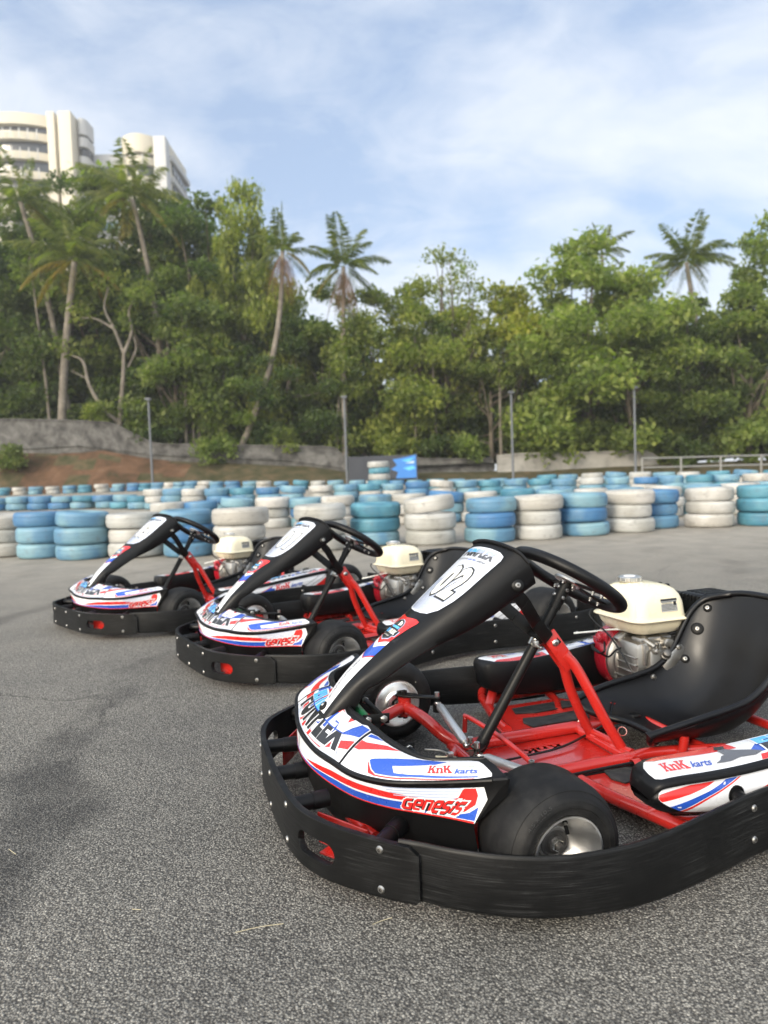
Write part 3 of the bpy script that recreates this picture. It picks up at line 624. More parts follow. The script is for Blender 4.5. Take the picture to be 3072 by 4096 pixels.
    [mb.bar((.405,q*.225,.085), (.325,q*.350,.085), .005, .070, red, .002) for q in (1,-1)]; mb.bar((.38,.25,.052), (.30,.36,.052), .09, .004, red, .001); mb.bar((.30,.22,.07), (.17,.34,.07), .006, .05, red, .001)
    for s in (1, -1): mb.bar((.17,s*.43,.09), (.05,s*.40,.10), .008, .06, red, .002); mb.bar((.14,s*.44,.12), (.11,s*.33,.12), .012, .012, red, .002)
    for x, y in ((-.555,-.165),(-.615,-.045)): mb.lathe([(.014,0),(.014,.024),(.0115,.024),(.0115,.0)], red, (x,y,.062), (.5,.6,.3), 18)
    B(mb, 'chassis_frame', sharp=45)
    mb = MB(); z = .046
    def rrect(x0, x1, y0, y1, r=.012):
        o = []
        for cx, cy, a in ((x1-r,y1-r,0),(x0+r,y1-r,90),(x0+r,y0+r,180),(x1-r,y0+r,270)):
            for k in range(5): q = math.radians(a+22.5*k); o.append((cx+r*math.cos(q), cy+r*math.sin(q)))
        return o
    # maker's letters cut right through the centre tray
    word = lambda y0: [[(-.41+.0080*(q[0]+ox), y0+.0050*q[1]) for q in sh] for sh, ox in ((KO,0),(nO,5.8),(KO,10.6))]
    mb.plate(rrect(-.50,-.10,-.122,.122), .0025, red, (0,0,.044), holes=word(-.075)+word(.075))
    for s in (1, -1):
        o = [(-.270,s*.148),(-.280,s*.225),(-.340,s*.410),(-.62,s*.410),(-.690,s*.30),(-.72,s*.15),(-.52,s*.148)]
        mb.plate(o if s < 0 else o[::-1], .0025, red, (0,0,.058))
    B(mb, 'floor_tray', sharp=30)
    for s in (1, -1):
        for k, poly in enumerate(([(-.395,.318),(-.408,.362),(-.605,.365),(-.630,.345),(-.605,.305),(-.46,.300)], [(-.385,.182),(-.375,.228),(-.392,.262),(-.46,.252),(-.585,.258),(-.610,.222),(-.590,.184),(-.43,.188)])):
            pts = [(x, s*y) for x, y in poly]; mb = MB(); mb.plate(pts, .004, 'mat_rubber', (0,0,.0612))
            c_ = np.mean(np.array(pts), axis=0)
            for i, a in enumerate(pts):
                b = pts[(i+1)%len(pts)]; mb.tube([(*a,.0650), (*b,.0650)], .0022, 'mat_rubber', 6)
                if i % 2 == 0: mb.tube([(*a,.0652), (*c_,.0652)], .0014, 'mat_rubber', 6)
            B(mb, 'foot_mat')
    # red tripod carrying the column
    mb = MB(); tp = np.array([-.352,0,.376])
    mb.tube([(-.375,.018,.345),(-.405,.026,.308),(-.438,.040,.240),(-.478,.060,.150),(-.517,.082,.070)], .0150, red, 14, smooth=4)
    mb.tube([(-.372,-.008,.345),(-.396,-.016,.292),(-.418,-.026,.232),(-.458,-.038,.150),(-.502,-.052,.075)], .0150, red, 14, smooth=4)
    for y, n_ in ((.020,1),(-.012,-1)):
        mb.bar((-.322,y,.410), (-.398,y,.304), .046, .008, red, .004, up=(0,1,0)); 
    for p, d in (((-.517,.082,.066),(.2,.12,0)), ((-.502,-.056,.066),(.2,.12,0))): mb.tube([np.array(p)-np.array((-.008,.030,0)), np.array(p)+np.array((-.008,.034,0))], .0135, red, 14); mb.tube([np.array(p)-np.array((-.010,.034,0)), np.array(p)-np.array((-.0095,.028,0))], .0065, 'steel', 8)
    mb.tube([(-.502,-.054,.080),(-.515,.082,.078)], .010, red, 10)
    B(mb, 'column_tripod'); 
    mb = MB(); bolt(mb, (-.343,.025,.382), (0,1,0), .0105); B(mb, 'bolt')
    # ------ front axle: stub axles, steering arms, tie rods
    for s in (1, -1):
        mb = MB(); mb.tube([(-.012,s*.345,.095),(-.012,s*.345,.172)], .008, 'bracket_black', 12); mb.box((-.012,s*.372,.133), (.030,.016,.088), 'bracket_black', .003); mb.tube([(-.008,s*.37,.132),(0,s*.46,.131)], .0105, 'steel', 14); mb.lathe([(.009,0),(.009,.012),(.005,.012),(.005,.004),(0,.004)], 'bracket_black', (-.012,s*.345,.172), (0,0,1), 14)
        B(mb, 'stub_axle')
        mb = MB(); mb.bar((.004,s*.372,.168), (-.045,s*.330,.166), .036, .007, 'bracket_black', .002); mb.bar((-.035,s*.335,.166), (-.112,s*.290,.164), .026, .007, 'bracket_black', .002)
        mb.lathe([(.0075,0),(.0075,.014),(.004,.014),(.004,.006),(0,.006)], 'steel', (-.104,s*.294,.167), (0,0,1), 14); mb.lathe([(.010,-.012),(.014,-.025),(.014,-.045),(.010,-.047),(0,-.047)], 'bracket_black', (-.104,s*.294,.164), (0,0,1), 16)
        B(mb, 'steering_arm')
        a = np.array([-.104,s*.290,.146]); b = np.array([-.060,.045+s*.055 if s > 0 else .02,.128]); u = (b-a)/np.linalg.norm(b-a)
        mb = MB(); L_ = np.linalg.norm(b-a); mb.tube([a, a+u*.018], .0055, 'steel', 10); mb.tube([a+u*.018, a+u*.035, b-u*.035, b-u*.018], [.008,.0130,.0130,.008], 'rod_silver', 16); mb.tube([b-u*.018, b], .0055, 'steel', 10)
        for q in (a, b): mb.lathe([(.009,-.006),(.011,-.003),(.011,.003),(.009,.006)], 'steel', q, (0,0,1), 14)
        B(mb, 'tie_rod')
    mb = MB(); mb.bar(col(.045), (-.055,.085,.142), .028, .008, 'bracket_black', .002, up=cd); mb.tube([col(.030), col(.062)], .0175, 'bracket_black', 16)
    for y in (.045,.085): mb.lathe([(.0075,0),(.0075,.016),(.004,.016),(.004,.008),(0,.008)], 'steel', (-.060,y,.143), (0,0,1), 14); hexnut(mb, (-.060,y,.122), (0,0,-1), .009, .008)
    B(mb, 'pitman_arm')
    # ------ pedals
    for s, yc, tube_m in ((-1, .015, 'green_paint'), (1, .20, 'bracket_black')):
        mb = MB(); y0 = yc; dz = .046 if s < 0 else -.03; dx = .036 if s < 0 else -.02
        mb.tube([(.205+dx,y0-.075,.220+dz),(.208+dx,y0+.075,.220+dz)], .0120, tube_m, 16); mb.tube([(.203+dx,y0-.075,.220+dz),(.190+dx,y0-.085,.19),(.165,y0-.088,.10)], .0085, tube_m, 10, smooth=4); 
        B(mb, 'pedal')
        mb = MB(); mb.tube([(.165+dx,y0-.070,.220+dz),(.165+dx,y0+.080,.220+dz)], .0065, 'bracket_black', 12)
        for y in (y0-.078, y0+.084): mb.bar((.220+dx,y,.222+dz), (.150+dx,y,.218+dz), .003, .026, 'bracket_black', .001); hexnut(mb, (.208+dx,y+.001,.221+dz), (0,1,0), .0095, .007); hexnut(mb, (.166+dx,y+.001,.219+dz), (0,1,0), .0095, .007)
        mb.bar((.16,y0-.08,.21), (.20,y0-.08,.10), .02, .003, 'bracket_black', .001, up=(0,1,0)); B(mb, 'pedal_bracket')
    mb = MB(); mb.bar((.075,.125,.150), (.03,.16,.152), .004, .018, 'cream', .001); mb.box((.045,.15,.165), (.016,.012,.016), 'steel', .003); mb.tube([(.09,.09,.165),(.06,.12,.168),(.045,.15,.165)], .0025, 'steel', 8, smooth=4); B(mb, 'cable_clip')
    mb = MB(); mb.tube([(.04,.15,.162),(-.02,.12,.12),(-.12,.06,.085),(-.26,.0,.060),(-.38,-.02,.058),(-.50,-.06,.066),(-.60,-.10,.08),(-.66,-.15,.12)], .0036, 'black_gloss', 8, smooth=5)
    for dz in (0, .009): mb.tube([(-.05,.20,.066+dz),(-.20,.185,.062+dz),(-.36,.180,.062+dz),(-.50,.188,.066+dz),(-.70,.20,.068+dz),(-.9,.2,.07+dz)], .0042, 'black_gloss', 8, smooth=4)
    mb.lathe([(.014,-.012),(.014,.012),(.0125,.012),(.0125,-.012)], 'red_paint', (-.482,.187,.070), (1,0,0), 16); B(mb, 'brake_cable')
    # ------ seat
    Cn = A_((-.650,.086),(-.70,.075),(-.76,.067),(-.83,.063),(-.90,.072),(-.965,.112),(-1.02,.180),(-1.06,.265),(-1.095,.345),(-1.118,.408),(-1.130,.448))
    En = A_((-.560,.140),(-.600,.152),(-.655,.163),(-.715,.172),(-.785,.182),(-.865,.200),(-.930,.245),(-.978,.312),(-1.022,.376),(-1.068,.416),(-1.108,.438))
    Wn = A_((.175,),(.186,),(.192,),(.194,),(.195,),(.196,),(.200,),(.204,),(.203,),(.186,),(.120,))
    def S_seat(v, h):
        c, e, w = cr(Cn, v), cr(En, v), cr(Wn, v)[0]; a = abs(h)
        y = w*math.copysign(min(1.0, 1.06*a**.82) if a < 1 else 1, h) if a < .97 else w*math.copysign(1, h)
        k = a**2.6; f = min(v/1.2, 1)
        lobe = .055*math.exp(-((a-.78)/.30)**2)*max(0, 1-v/1.1)          # thigh lobes reach forward of the middle scoop
        x = c[0]+(e[0]-c[0])*k+lobe*.8; z = c[1]+(e[1]-c[1])*k
        if v < 1: z -= .006*(1-v)*math.exp(-((a-.6)/.4)**2)
        return np.array([x, y, z])
    mb = MB(); HS = np.linspace(-1, 1, 41); VS = np.linspace(0, 10, 61)
    G = [[S_seat(v, h) for h in HS] for v in VS]; mb.grid(G, 'seat_black')
    def nrm(i, j):
        a = G[min(i+1,60)][j]-G[max(i-1,0)][j]; b = G[i][min(j+1,40)]-G[i][max(j-1,0)]; n = np.cross(a, b); n /= np.linalg.norm(n)+1e-12; return n if n[2]*.6+n[0] > 0 else -n
    mb.grid([[G[i][j]-nrm(i,j)*.006 for j in range(41)] for i in range(61)], 'seat_black')
    seat = B(mb, 'seat', sharp=60)
    rim = [G[0][j] for j in range(0,41)]+[G[i][40] for i in range(2,61,2)]+[G[60][j] for j in range(39,-1,-1)]+[G[i][0] for i in range(58,0,-2)]+[G[0][0]]
    rim = [p-np.array([0,0,.004]) for p in rim]; mb = MB(); mb.tube(rim, .0105, 'seat_black', 12, caps=False); mb.build('rolled_edge', seat)
    for v, s_list in ((6.0,(-1,1)), (7.3,(-1,1)), (8.35,(-1,1))):
        for s in s_list:
            p = S_seat(v, s*.80); q = S_seat(v+.05, s*.80)-p; r_ = S_seat(v, s*.82)-p; n = np.cross(q, r_); n /= np.linalg.norm(n); n = n if n[1]*s < 0 else -n
            mb = MB(); bolt(mb, p, n, .0080, .021 if abs(v-7.3) < .1 else .0145, mat='bolt_steel'); mb.build('bolt', seat)
    for s in (-1, 1): mb = MB(); p = S_seat(1.3, s*.45); mb.lathe([(.020,-.001),(.020,.0025),(.016,.004),(0,.0042)], 'black_gloss', p, (.05,0,1), 24); mb.build('bolt', seat)
    mb = MB()
    for s in (1, -1): mb.tube([(-.90,s*.245,.06),(-.94,s*.235,.16),(-.965,s*.212,.225)], .0105, red, 12, smooth=4); bolt(mb, (-.962,s*.218,.222), (.2,s,.1), .009)
    B(mb, 'seat_stay')
    # ------ engine
    mb = MB(); cx, cy, cz = -.905, -.335, .315
    def rsec(x0, x1, y0, y1, z, r, n=6):
        o = []
        for px, py, a in ((x1-r,y1-r,0),(x0+r,y1-r,90),(x0+r,y0+r,180),(x1-r,y0+r,270)):
            for k in range(n+1): q = math.radians(a+90*k/n); o.append((px+r*math.cos(q), py+r*math.sin(q), z))
        return o
    X0, X1, Y0, Y1 = -1.03, -.800, -.465, -.205
    secs = []
    for (ins, z, r) in ((.075,.296,.03),(.036,.297,.04),(.022,.303,.045),(.010,.325,.045),(.006,.338,.045),(.002,.343,.045),(-.007,.3455,.05),(-.009,.349,.05),(-.007,.353,.05),(.004,.356,.045),(.006,.364,.045),(.010,.405,.045),(.016,.428,.05),(.026,.446,.055),(.042,.457,.055),(.065,.463,.045),(.095,.466,.02)):
        secs.append(rsec(X0+ins, X1-ins, Y0+ins, Y1-ins, z, r))
    mb.grid(secs, 'cream', cv=True); mb.add(secs[0], [tuple(range(len(secs[0])))], 'cream'); mb.add(secs[-1], [tuple(range(len(secs[-1])))], 'cream'); tank = B(mb, 'fuel_tank', sharp=50)
    mb = MB(); prof = [(.036,0),(.040,.004),(.040,.016),(.036,.020),(.030,.021),(.028,.0195),(0,.0195)]
    c_ = (-.895,-.365,.464); mb.lathe(prof, 'steel', c_, (0,0,1), 36)
    for k in range(12): a = k*math.pi/6; mb.tube([(c_[0]+.0385*math.cos(a), c_[1]+.0385*math.sin(a), .468), (c_[0]+.0385*math.cos(a), c_[1]+.0385*math.sin(a), .481)], .0045, 'steel', 8)
    mb.lathe([(.021,.0195),(.020,.0225),(.0,.0225)], 'white', c_, (0,0,1), 24); mb.build('fuel_cap', tank)
    mb = MB(); yf = Y1-.0098
    def on_tank(x, z): return (x, Y1-np.interp(z, [.372,.405,.428], [.006,.010,.016])+.0012, z)
    lx0, lx1, lz0, lz1 = -.905, -.972, .377, .420
    mb.add([on_tank(lx0,lz0), on_tank(lx1,lz0), on_tank(lx1,lz1), on_tank(lx0,lz1)], [(0,1,2,3)], 'label_gray')
    o_ = np.array([0,.0006,0]); T_ = lambda x, z: tuple(np.array(on_tank(x, z))+o_)
    mb.add([T_(lx0,lz1-.007), T_(lx1,lz1-.007), T_(lx1,lz1), T_(lx0,lz1)], [(0,1,2,3)], 'ink')
    for k in range(7):
        zz = lz1-.011-.0045*k; a = lx0-.003; b = lx1+(.022 if k < 3 else .004); mb.add([T_(a,zz), T_(b,zz), T_(b,zz+.0014), T_(a,zz+.0014)], [(0,1,2,3)], 'ink')
    mb.add([T_(lx1+.016,lz1-.022), T_(lx1+.005,lz1-.022), T_(lx1+.005,lz1-.010), T_(lx1+.016,lz1-.010)], [(0,1,2,3)], 'ink'); mb.build('rating_label', tank, smooth=False)
    eng = empty('engine'); eng.parent = K
    mb = MB(); ec = np.array([-.895,-.40,.190])
    mb.lathe([(.0,-.125),(.05,-.125),(.085,-.118),(.105,-.100),(.112,-.08),(.113,-.03),(.111,-.004),(.106,0)], 'cowl_red', ec+np.array([0,.035,0]), (0,1,0), 48); mb.build('recoil_cowl', eng)
    mb = MB(); al = 'alu_cast'; e2 = ec+np.array([0,.037,0])
    mb.lathe([(.108,-.004),(.109,.010),(.102,.018),(.094,.022),(.094,.034),(.086,.040)], al, e2, (0,1,0), 48)
    mb.box((-.905,-.285,.185), (.190,.130,.185), al, .022); mb.box((-.93,-.215,.175), (.165,.03,.155), al, .014)
    mb.lathe([(.072,0),(.072,.012),(.062,.020),(.030,.024),(.0,.024)], al, (-.965,-.208,.190), (0,1,0), 36)
    for k in range(5): mb.box((-.812,-.285,.120+.026*k), (.014,.118,.006), al, .002)
    for k in range(4): mb.box((-.835-.03*k,-.218,.235), (.008,.02,.07), al, .002)
    for dx, dz in ((-.035,.07),(.055,.065),(.07,-.02),(.055,-.075),(-.04,-.08)): mb.lathe([(.010,0),(.010,.014),(.006,.016),(.006,.022),(0,.022)], al, (-.92+dx,-.202,.185+dz), (0,1,0), 12)
    mb.box((-.846,-.335,.275), (.075,.03,.04), al, .008, Matrix.Rotation(.5, 3, 'Y')); mb.box((-.90,-.26,.278), (.13,.05,.022), al, .006)
    mb.tube([(-.87,-.205,.262),(-.86,-.25,.285),(-.90,-.28,.30)], .010, al, 12, smooth=3); mb.box((-.955,-.225,.262), (.09,.05,.03), al, .008, Matrix.Rotation(-.3, 3, 'Y'))
    mb.build('crankcase', eng, 40)
    mb = MB()
    for k in range(8): mb.box((-.985-.0005*k,-.33,.235+.011*k), (.11,.15,.003), 'alu_dark', .001)
    mb.box((-1.0,-.33,.27), (.075,.11,.11), 'alu_dark', .01); mb.build('cylinder_fins', eng)
    mb = MB(); mb.lathe([(.017,-.004),(.017,.006),(.014,.008),(.013,.024),(.009,.027),(0,.027)], 'alu_dark', (-.905,-.196,.232), (.25,.8,.6), 20); mb.build('oil_cap', eng)
    mb = MB(); mb.box((-.798,-.395,.262), (.010,.052,.044), 'cowl_red', .004); mb.lathe([(.016,0),(.016,.018),(.013,.02),(0,.02)], 'cowl_red', (-.795,-.395,.264), (1,0,.1), 20); mb.box((-.772,-.395,.266), (.010,.034,.008), 'cowl_red', .003); mb.build('engine_switch', eng)
    mb = MB(); mb.tube([(-.79,-.375,.252),(-.775,-.355,.226),(-.775,-.385,.212),(-.77,-.42,.222),(-.775,-.425,.235),(-.772,-.41,.224),(-.785,-.35,.205),(-.80,-.32,.235),(-.83,-.29,.255)], .0034, 'black_gloss', 8, smooth=5); mb.build('switch_lead', eng)
    mb = MB(); mb.tube([(-.795,-.46,.352),(-.785,-.455,.338),(-.79,-.43,.315),(-.80,-.36,.278),(-.795,-.29,.235),(-.80,-.235,.18),(-.83,-.20,.13)], .0032, 'black_gloss', 8, smooth=5); mb.build('throttle_cable', eng)
    mb = MB(); mb.tube([(-.76,-.52,.258),(-.79,-.45,.275),(-.82,-.35,.300),(-.84,-.30,.302)], .0032, 'offwhite', 8, smooth=4); mb.build('fuel_line', eng)
    mb = MB(); mb.box((-1.095,-.43,.345), (.14,.15,.12), 'black', .03, seg=4); mb.lathe([(.034,0),(.030,.016),(.012,.018),(0,.018)], 'black', (-1.08,-.41,.402), (0,0,1), 28); mb.box((-1.08,-.41,.425), (.012,.05,.012), 'black', .004)
    for s in (1, -1): mb.box((-1.08,-.41+s*.020,.431), (.014,.016,.016), 'black', .005)
    B(mb, 'air_cleaner')
    mb = MB(); mx, my = -1.165, -.280; mb.box((mx,my,.370), (.165,.120,.095), 'black', .014, seg=3)
    for k in range(10): mb.box((mx-.070+.0155*k,my+.061,.402), (.006,.006,.022), 'black_gloss', .001)
    for k in range(6): mb.box((mx+.084,my-.045+.018*k,.402), (.006,.007,.022), 'black_gloss', .001)
    for k in range(5): mb.box((mx,my-.04+.02*k,.4185), (.11,.007,.004), 'black_gloss', .001)
    mb.box((mx,my+.062,.367), (.13,.004,.004), 'black_gloss', .001); B(mb, 'muffler_guard')
    mb = MB(); mb.tube([(-1.185,-.70,.14),(-1.185,.70,.14)], .015, 'steel', 16); mb.lathe([(.085,-.003),(.085,.003),(.02,.003)], 'steel', (-1.185,.20,.14), (0,1,0), 40); B(mb, 'rear_axle')
    # ------ side pods
    for s in (1, -1):
        mb = MB(); rows = []
        for t in np.linspace(0, 10, 61):
            x,yi,yo,zc,zt,zb = cr(PODS, t); pxs = (lambda q: q) if s > 0 else (lambda q: -.335+(q+.236)*.885); dyo = 0 if s > 0 else -.040; zb -= 0 if s > 0 else .028
            r = [S_podtop(t, k) for k in (1.0,.85,.65,.45,.25,.08)]+[np.array([x,yo-.003,zc+.006]), np.array([x,yo+.002,zc]), np.array([x,yo+.001,zc-.007])]+[S_podside(t, k) for k in (.03,.2,.4,.6,.8,.97)]
            r += [np.array([x,yo-.022,zb-.004]), np.array([x,(yi+yo)/2,zb-.006]), np.array([x,yi+.012,zb-.003]), np.array([x,yi+.001,zb+.008]), np.array([x,yi-.002,(zb+zt)/2]), np.array([x,yi,zt-.010]), np.array([x,yi+.003,zt-.002])]
            rows.append([(pxs(p[0]), s*(p[1]+dyo), p[2]) for p in r])
        mb.grid(rows, 'black', cv=True); mb.add(rows[0], [tuple(range(len(rows[0])))], 'black'); mb.add(rows[-1], [tuple(range(len(rows[-1])))], 'black')
        pod = B(mb, 'side_pod', sharp=55)
        if s > 0: FT, FS = S_podtop, S_podside
        else:
            SH = np.array([-.335+.236*.885,.040,0]); FT = lambda t, k: S_podtop(t, k)*np.array([.885,-1,1])+SH; FS = lambda t, k: S_podside(t, k)*np.array([.885,-1,1])+SH; REF[FT] = lambda p: np.array([0,-.3,1.]); REF[FS] = lambda p: np.array([0,-1.,0])
        def tx(mb, F, kind, LL, LR, UL, lay):
            if s < 0: UR = np.array(LR)+np.array(UL)-np.array(LL); LL, LR, UL = tuple(np.array(LR)), tuple(np.array(LL)), tuple(UR)
            text_on(mb, F, kind, LL, LR, UL, lay)
        mb = MB(); P_ = lambda pts, m_, lay, cuts=(24,3): poly_on(mb, FT, pts, m_, lay, False, cuts)
        P_([(1.75,.12),(2.1,.04),(3,.02),(5,.02),(7,.02),(9.4,.03),(9.75,.15),(9.75,.85),(9.4,.95),(7,.96),(5,.95),(4,.95),(3.3,.93),(2.5,.86),(1.95,.62),(1.72,.35)], 'white', 0, (40,3))
        P_([(2.6,.87),(3.3,.93),(4,.95),(5.4,.95),(5.4,.62),(4.6,.66),(3.7,.72),(2.9,.74)], 'red', 1)
        P_([(5.4,.30),(6.6,.28),(7.9,.12),(7.9,.95),(6.6,.95),(5.9,.72)], 'blue', 1); P_([(8.0,.10),(9.6,.10),(9.6,.35),(8.3,.35)], 'red', 1); P_([(5.5,.05),(6.1,.05),(6.1,.22),(5.6,.22)], 'red', 1)
        tx(mb, FT, 'knk', (2.65,.22), (3.66,.20), (2.78,.56), 2); tx(mb, FT, 'karts', (3.74,.22), (4.40,.20), (3.84,.44), 2)
        P_([(4.5,.22),(4.72,.30),(4.86,.42),(4.96,.44),(4.98,.66),(5.12,.74),(5.22,.62),(5.3,.55),(5.55,.42),(5.7,.30),(5.5,.22),(5.2,.26),(4.9,.20)], 'gray', 3, (8,4)); P_([(4.95,.70),(5.08,.88),(5.25,.82),(5.18,.68)], 'ink', 4, (2,2))
        tx(mb, FT, 'funplex', (5.75,.22), (8.6,.20), (5.85,.86), 4)
        mb.build('top_decal', pod, 30)
        mb = MB(); P_ = lambda pts, m_, lay, cuts=(20,4): poly_on(mb, FS, pts, m_, lay, False, cuts)
        P_([(1.36,.30),(1.55,.14),(2.0,.06),(3,.04),(6,.05),(9.6,.06),(9.8,.2),(9.75,.85),(9.4,.94),(6,.94),(4,.94),(3,.90),(2.2,.72),(1.6,.54),(1.38,.42)], 'white', 0, (44,4))
        P_([(1.38,.33),(1.5,.20),(3.3,.07),(4.15,.06),(3.9,.13),(3.2,.29),(1.7,.55),(1.42,.43)], 'red', 1)
        P_([(2.25,.72),(3.2,.46),(3.85,.27),(4.5,.065),(4.85,.06),(4.45,.19),(3.85,.41),(2.75,.85)], 'blue', 1); P_([(2.80,.86),(3.85,.43),(4.47,.195),(4.87,.065),(4.93,.065),(4.5,.225),(3.85,.49),(2.95,.89)], 'red', 1)
        P_([(4.6,.93),(5.1,.60),(6.2,.10),(6.6,.10),(6.0,.55),(5.3,.93)], 'blue', 1); P_([(4.5,.93),(5.0,.60),(6.1,.10),(6.17,.10),(5.06,.62),(4.58,.93)], 'red', 1)
        tx(mb, FS, 'knk', (6.25,.44), (7.0,.44), (6.30,.10), 2); tx(mb, FS, 'karts', (7.05,.44), (7.6,.42), (7.10,.20), 2)
        P_([(7.7,.90),(9.2,.12),(9.7,.12),(9.7,.90)], 'red', 1); P_([(7.3,.90),(9.0,.10),(9.05,.10),(7.36,.90)], 'ink', 2); P_([(6.9,.90),(8.5,.10),(8.54,.10),(6.95,.90)], 'ink', 2)
        mb.build('side_decal', pod, 30)
        for x in (-.44, -.86):
            mb = MB(); yb = np.interp(-x, [-q[0] for q in SIDE], [q[1] for q in SIDE]); mb.tube([(x,s*.560,.158),(x,s*(yb-.010-(.04 if s < 0 else 0)),.150)], .0165, 'black', 18); mb.tube([(x,s*.560,.158),(x,s*.578,.1575)], .021, 'black', 18); B(mb, 'pod_spacer')
    for s in (1, -1): front_wheel(K, s); rear_wheel(K, s)
    return K
# ---------------------------------------------------------------- ground, soil bank, hillside
random.seed(7); np.random.seed(7)
simple('tyre_mark', (.035,.035,.035), .5)
m, t, b = nt('asphalt'); v = coord(t)
def vor(scale, feat='F1'):
    n = N(t, 'ShaderNodeTexVoronoi', Scale=scale, feature=feat); t.links.new(v, n.inputs['Vector']); return n
v1, v2 = vor(215.0), vor(420.0)
stone = ramp(t, v1.outputs['Color'], [(.0, (.070,.066,.060)), (.35, (.160,.151,.137)), (.62, (.275,.262,.236)), (.84, (.41,.39,.35)), (1, (.60,.575,.51))])
gapm = ramp(t, v1.outputs['Distance'], [(.28, (1,1,1)), (.62, (0,0,0))])
c = mixc(t, gapm.outputs[0], (.050,.047,.043,1), stone.outputs[0])
fine = ramp(t, v2.outputs['Color'], [(.55, (0,0,0)), (.95, (.6,.6,.6))]); c = mixc(t, fine.outputs[0], c, (.36,.35,.32,1))
big = ramp(t, noise_tex(t, v, .9, 5, .6), [(.34, (.80,.80,.80)), (.48, (.90,.895,.88)), (.66, (1.15,1.13,1.09))]); c = mixc(t, 1.0, c, big.outputs[0], 'MULTIPLY')
vs = coord(t, (.5, 2.4, 1)); streak = ramp(t, noise_tex(t, vs, 1.4, 6, .65, .6), [(.26, (.84,.84,.845)), (.46, (1,1,1))]); c = mixc(t, .75, c, streak.outputs[0], 'MULTIPLY')
# tyre marks and hairline cracks across the tarmac
wv = N(t, 'ShaderNodeTexWave', Scale=.42, Distortion=9.0, Detail=3.0); wv.inputs['Detail Scale'].default_value = .7; wm = coord(t, (.55,1.0,1)); t.links.new(wm, wv.inputs['Vector'])
mk = ramp(t, wv.outputs['Fac'], [(.02, (.50,.50,.51)), (.10, (1,1,1))]); brk = ramp(t, noise_tex(t, v, 1.7, 5, .6), [(.40, (0,0,0)), (.58, (1,1,1))]); c = mixc(t, brk.outputs[0], c, mixc(t, 1.0, c, mk.outputs[0], 'MULTIPLY'))
vc = N(t, 'ShaderNodeTexVoronoi', Scale=.8, feature='DISTANCE_TO_EDGE'); nd = N(t, 'ShaderNodeTexNoise', Scale=3.0, Detail=6.0); t.links.new(v, nd.inputs['Vector']); vm = N(t, 'ShaderNodeVectorMath', operation='MULTIPLY_ADD'); t.links.new(nd.outputs['Color'], vm.inputs[0]); vm.inputs[1].default_value = (.45,.45,0); t.links.new(v, vm.inputs[2]); t.links.new(vm.outputs[0], vc.inputs['Vector'])
ck = ramp(t, vc.outputs['Distance'], [(.0, (.35,.35,.35)), (.006, (1,1,1))]); b2 = ramp(t, noise_tex(t, v, .9, 3, .5), [(.54, (0,0,0)), (.62, (1,1,1))]); c = mixc(t, b2.outputs[0], c, mixc(t, 1.0, c, ck.outputs[0], 'MULTIPLY'))
# worn, dustier surface away from the parking spot
sep = t.nodes.new('ShaderNodeSeparateXYZ'); t.links.new(v, sep.inputs[0]); far = N(t, 'ShaderNodeMapRange'); t.links.new(sep.outputs['Y'], far.inputs['Value']); far.inputs['From Min'].default_value = 3.0; far.inputs['From Max'].default_value = 9.0
dn = ramp(t, noise_tex(t, v, 3.2, 6, .6), [(.3, (.40,)*3), (.7, (.85,)*3)]); mu = N(t, 'ShaderNodeMath', operation='MULTIPLY'); t.links.new(far.outputs[0], mu.inputs[0]); t.links.new(dn.outputs[0], mu.inputs[1])
c = mixc(t, mu.outputs[0], c, (.36,.325,.27,1))
t.links.new(c, b.inputs['Base Color']); b.inputs['Roughness'].default_value = .72; b.inputs['Specular IOR Level'].default_value = .35
hm = N(t, 'ShaderNodeMath', operation='MULTIPLY_ADD'); t.links.new(v1.outputs['Distance'], hm.inputs[0]); hm.inputs[1].default_value = -1.0; t.links.new(noise_tex(t, v, 90, 4), hm.inputs[2])
bump(t, b, hm.outputs[0], .85, .004)
def earth(name, stops, scale=1.2, bs=.6, d=.05):
    m, t, b = nt(name); v = coord(t); t.links.new(ramp(t, noise_tex(t, v, scale, 8, .68, .4), stops).outputs[0], b.inputs['Base Color']); b.inputs['Roughness'].default_value = .95; b.inputs['Specular IOR Level'].default_value = .1
    bump(t, b, noise_tex(t, v, scale*5, 7, .7), bs, d)
earth('soil', [(.32, (.035,.034,.016)), (.45, (.075,.046,.028)), (.58, (.115,.066,.040)), (.75, (.17,.115,.075))], .9)
earth('bank_grass', [(.3, (.028,.034,.014)), (.5, (.065,.058,.032)), (.7, (.12,.085,.05))], 1.4)
earth('hill_soil', [(.3, (.018,.024,.010)), (.6, (.040,.046,.018)), (.8, (.07,.06,.03))], .5)
earth('concrete', [(.30, (.022,.022,.021)), (.45, (.068,.066,.063)), (.60, (.125,.122,.116)), (.78, (.20,.195,.185))], 1.6, .6, .04)
earth('concrete_light', [(.28, (.12,.115,.105)), (.5, (.235,.226,.208)), (.8, (.34,.328,.30))], .9, .4, .03)
def gz(x, y):
    f = min(max((y-15)/21, 0), 1); return float(np.interp(x, [-8, 6], [.66, .34]))*f*(2-f)
mb = MB(); xs = np.concatenate([np.linspace(-90, -12, 9), np.linspace(-8, 8, 17), np.linspace(12, 90, 9)]); ys = np.concatenate([np.linspace(-30, -2, 6), np.linspace(0, 14, 8), np.linspace(15, 37.5, 16)])
mb.grid([[(x, y, gz(x, y)) for x in xs] for y in ys], 'asphalt'); tag(mb.build('ground', sharp=80), kind='structure')
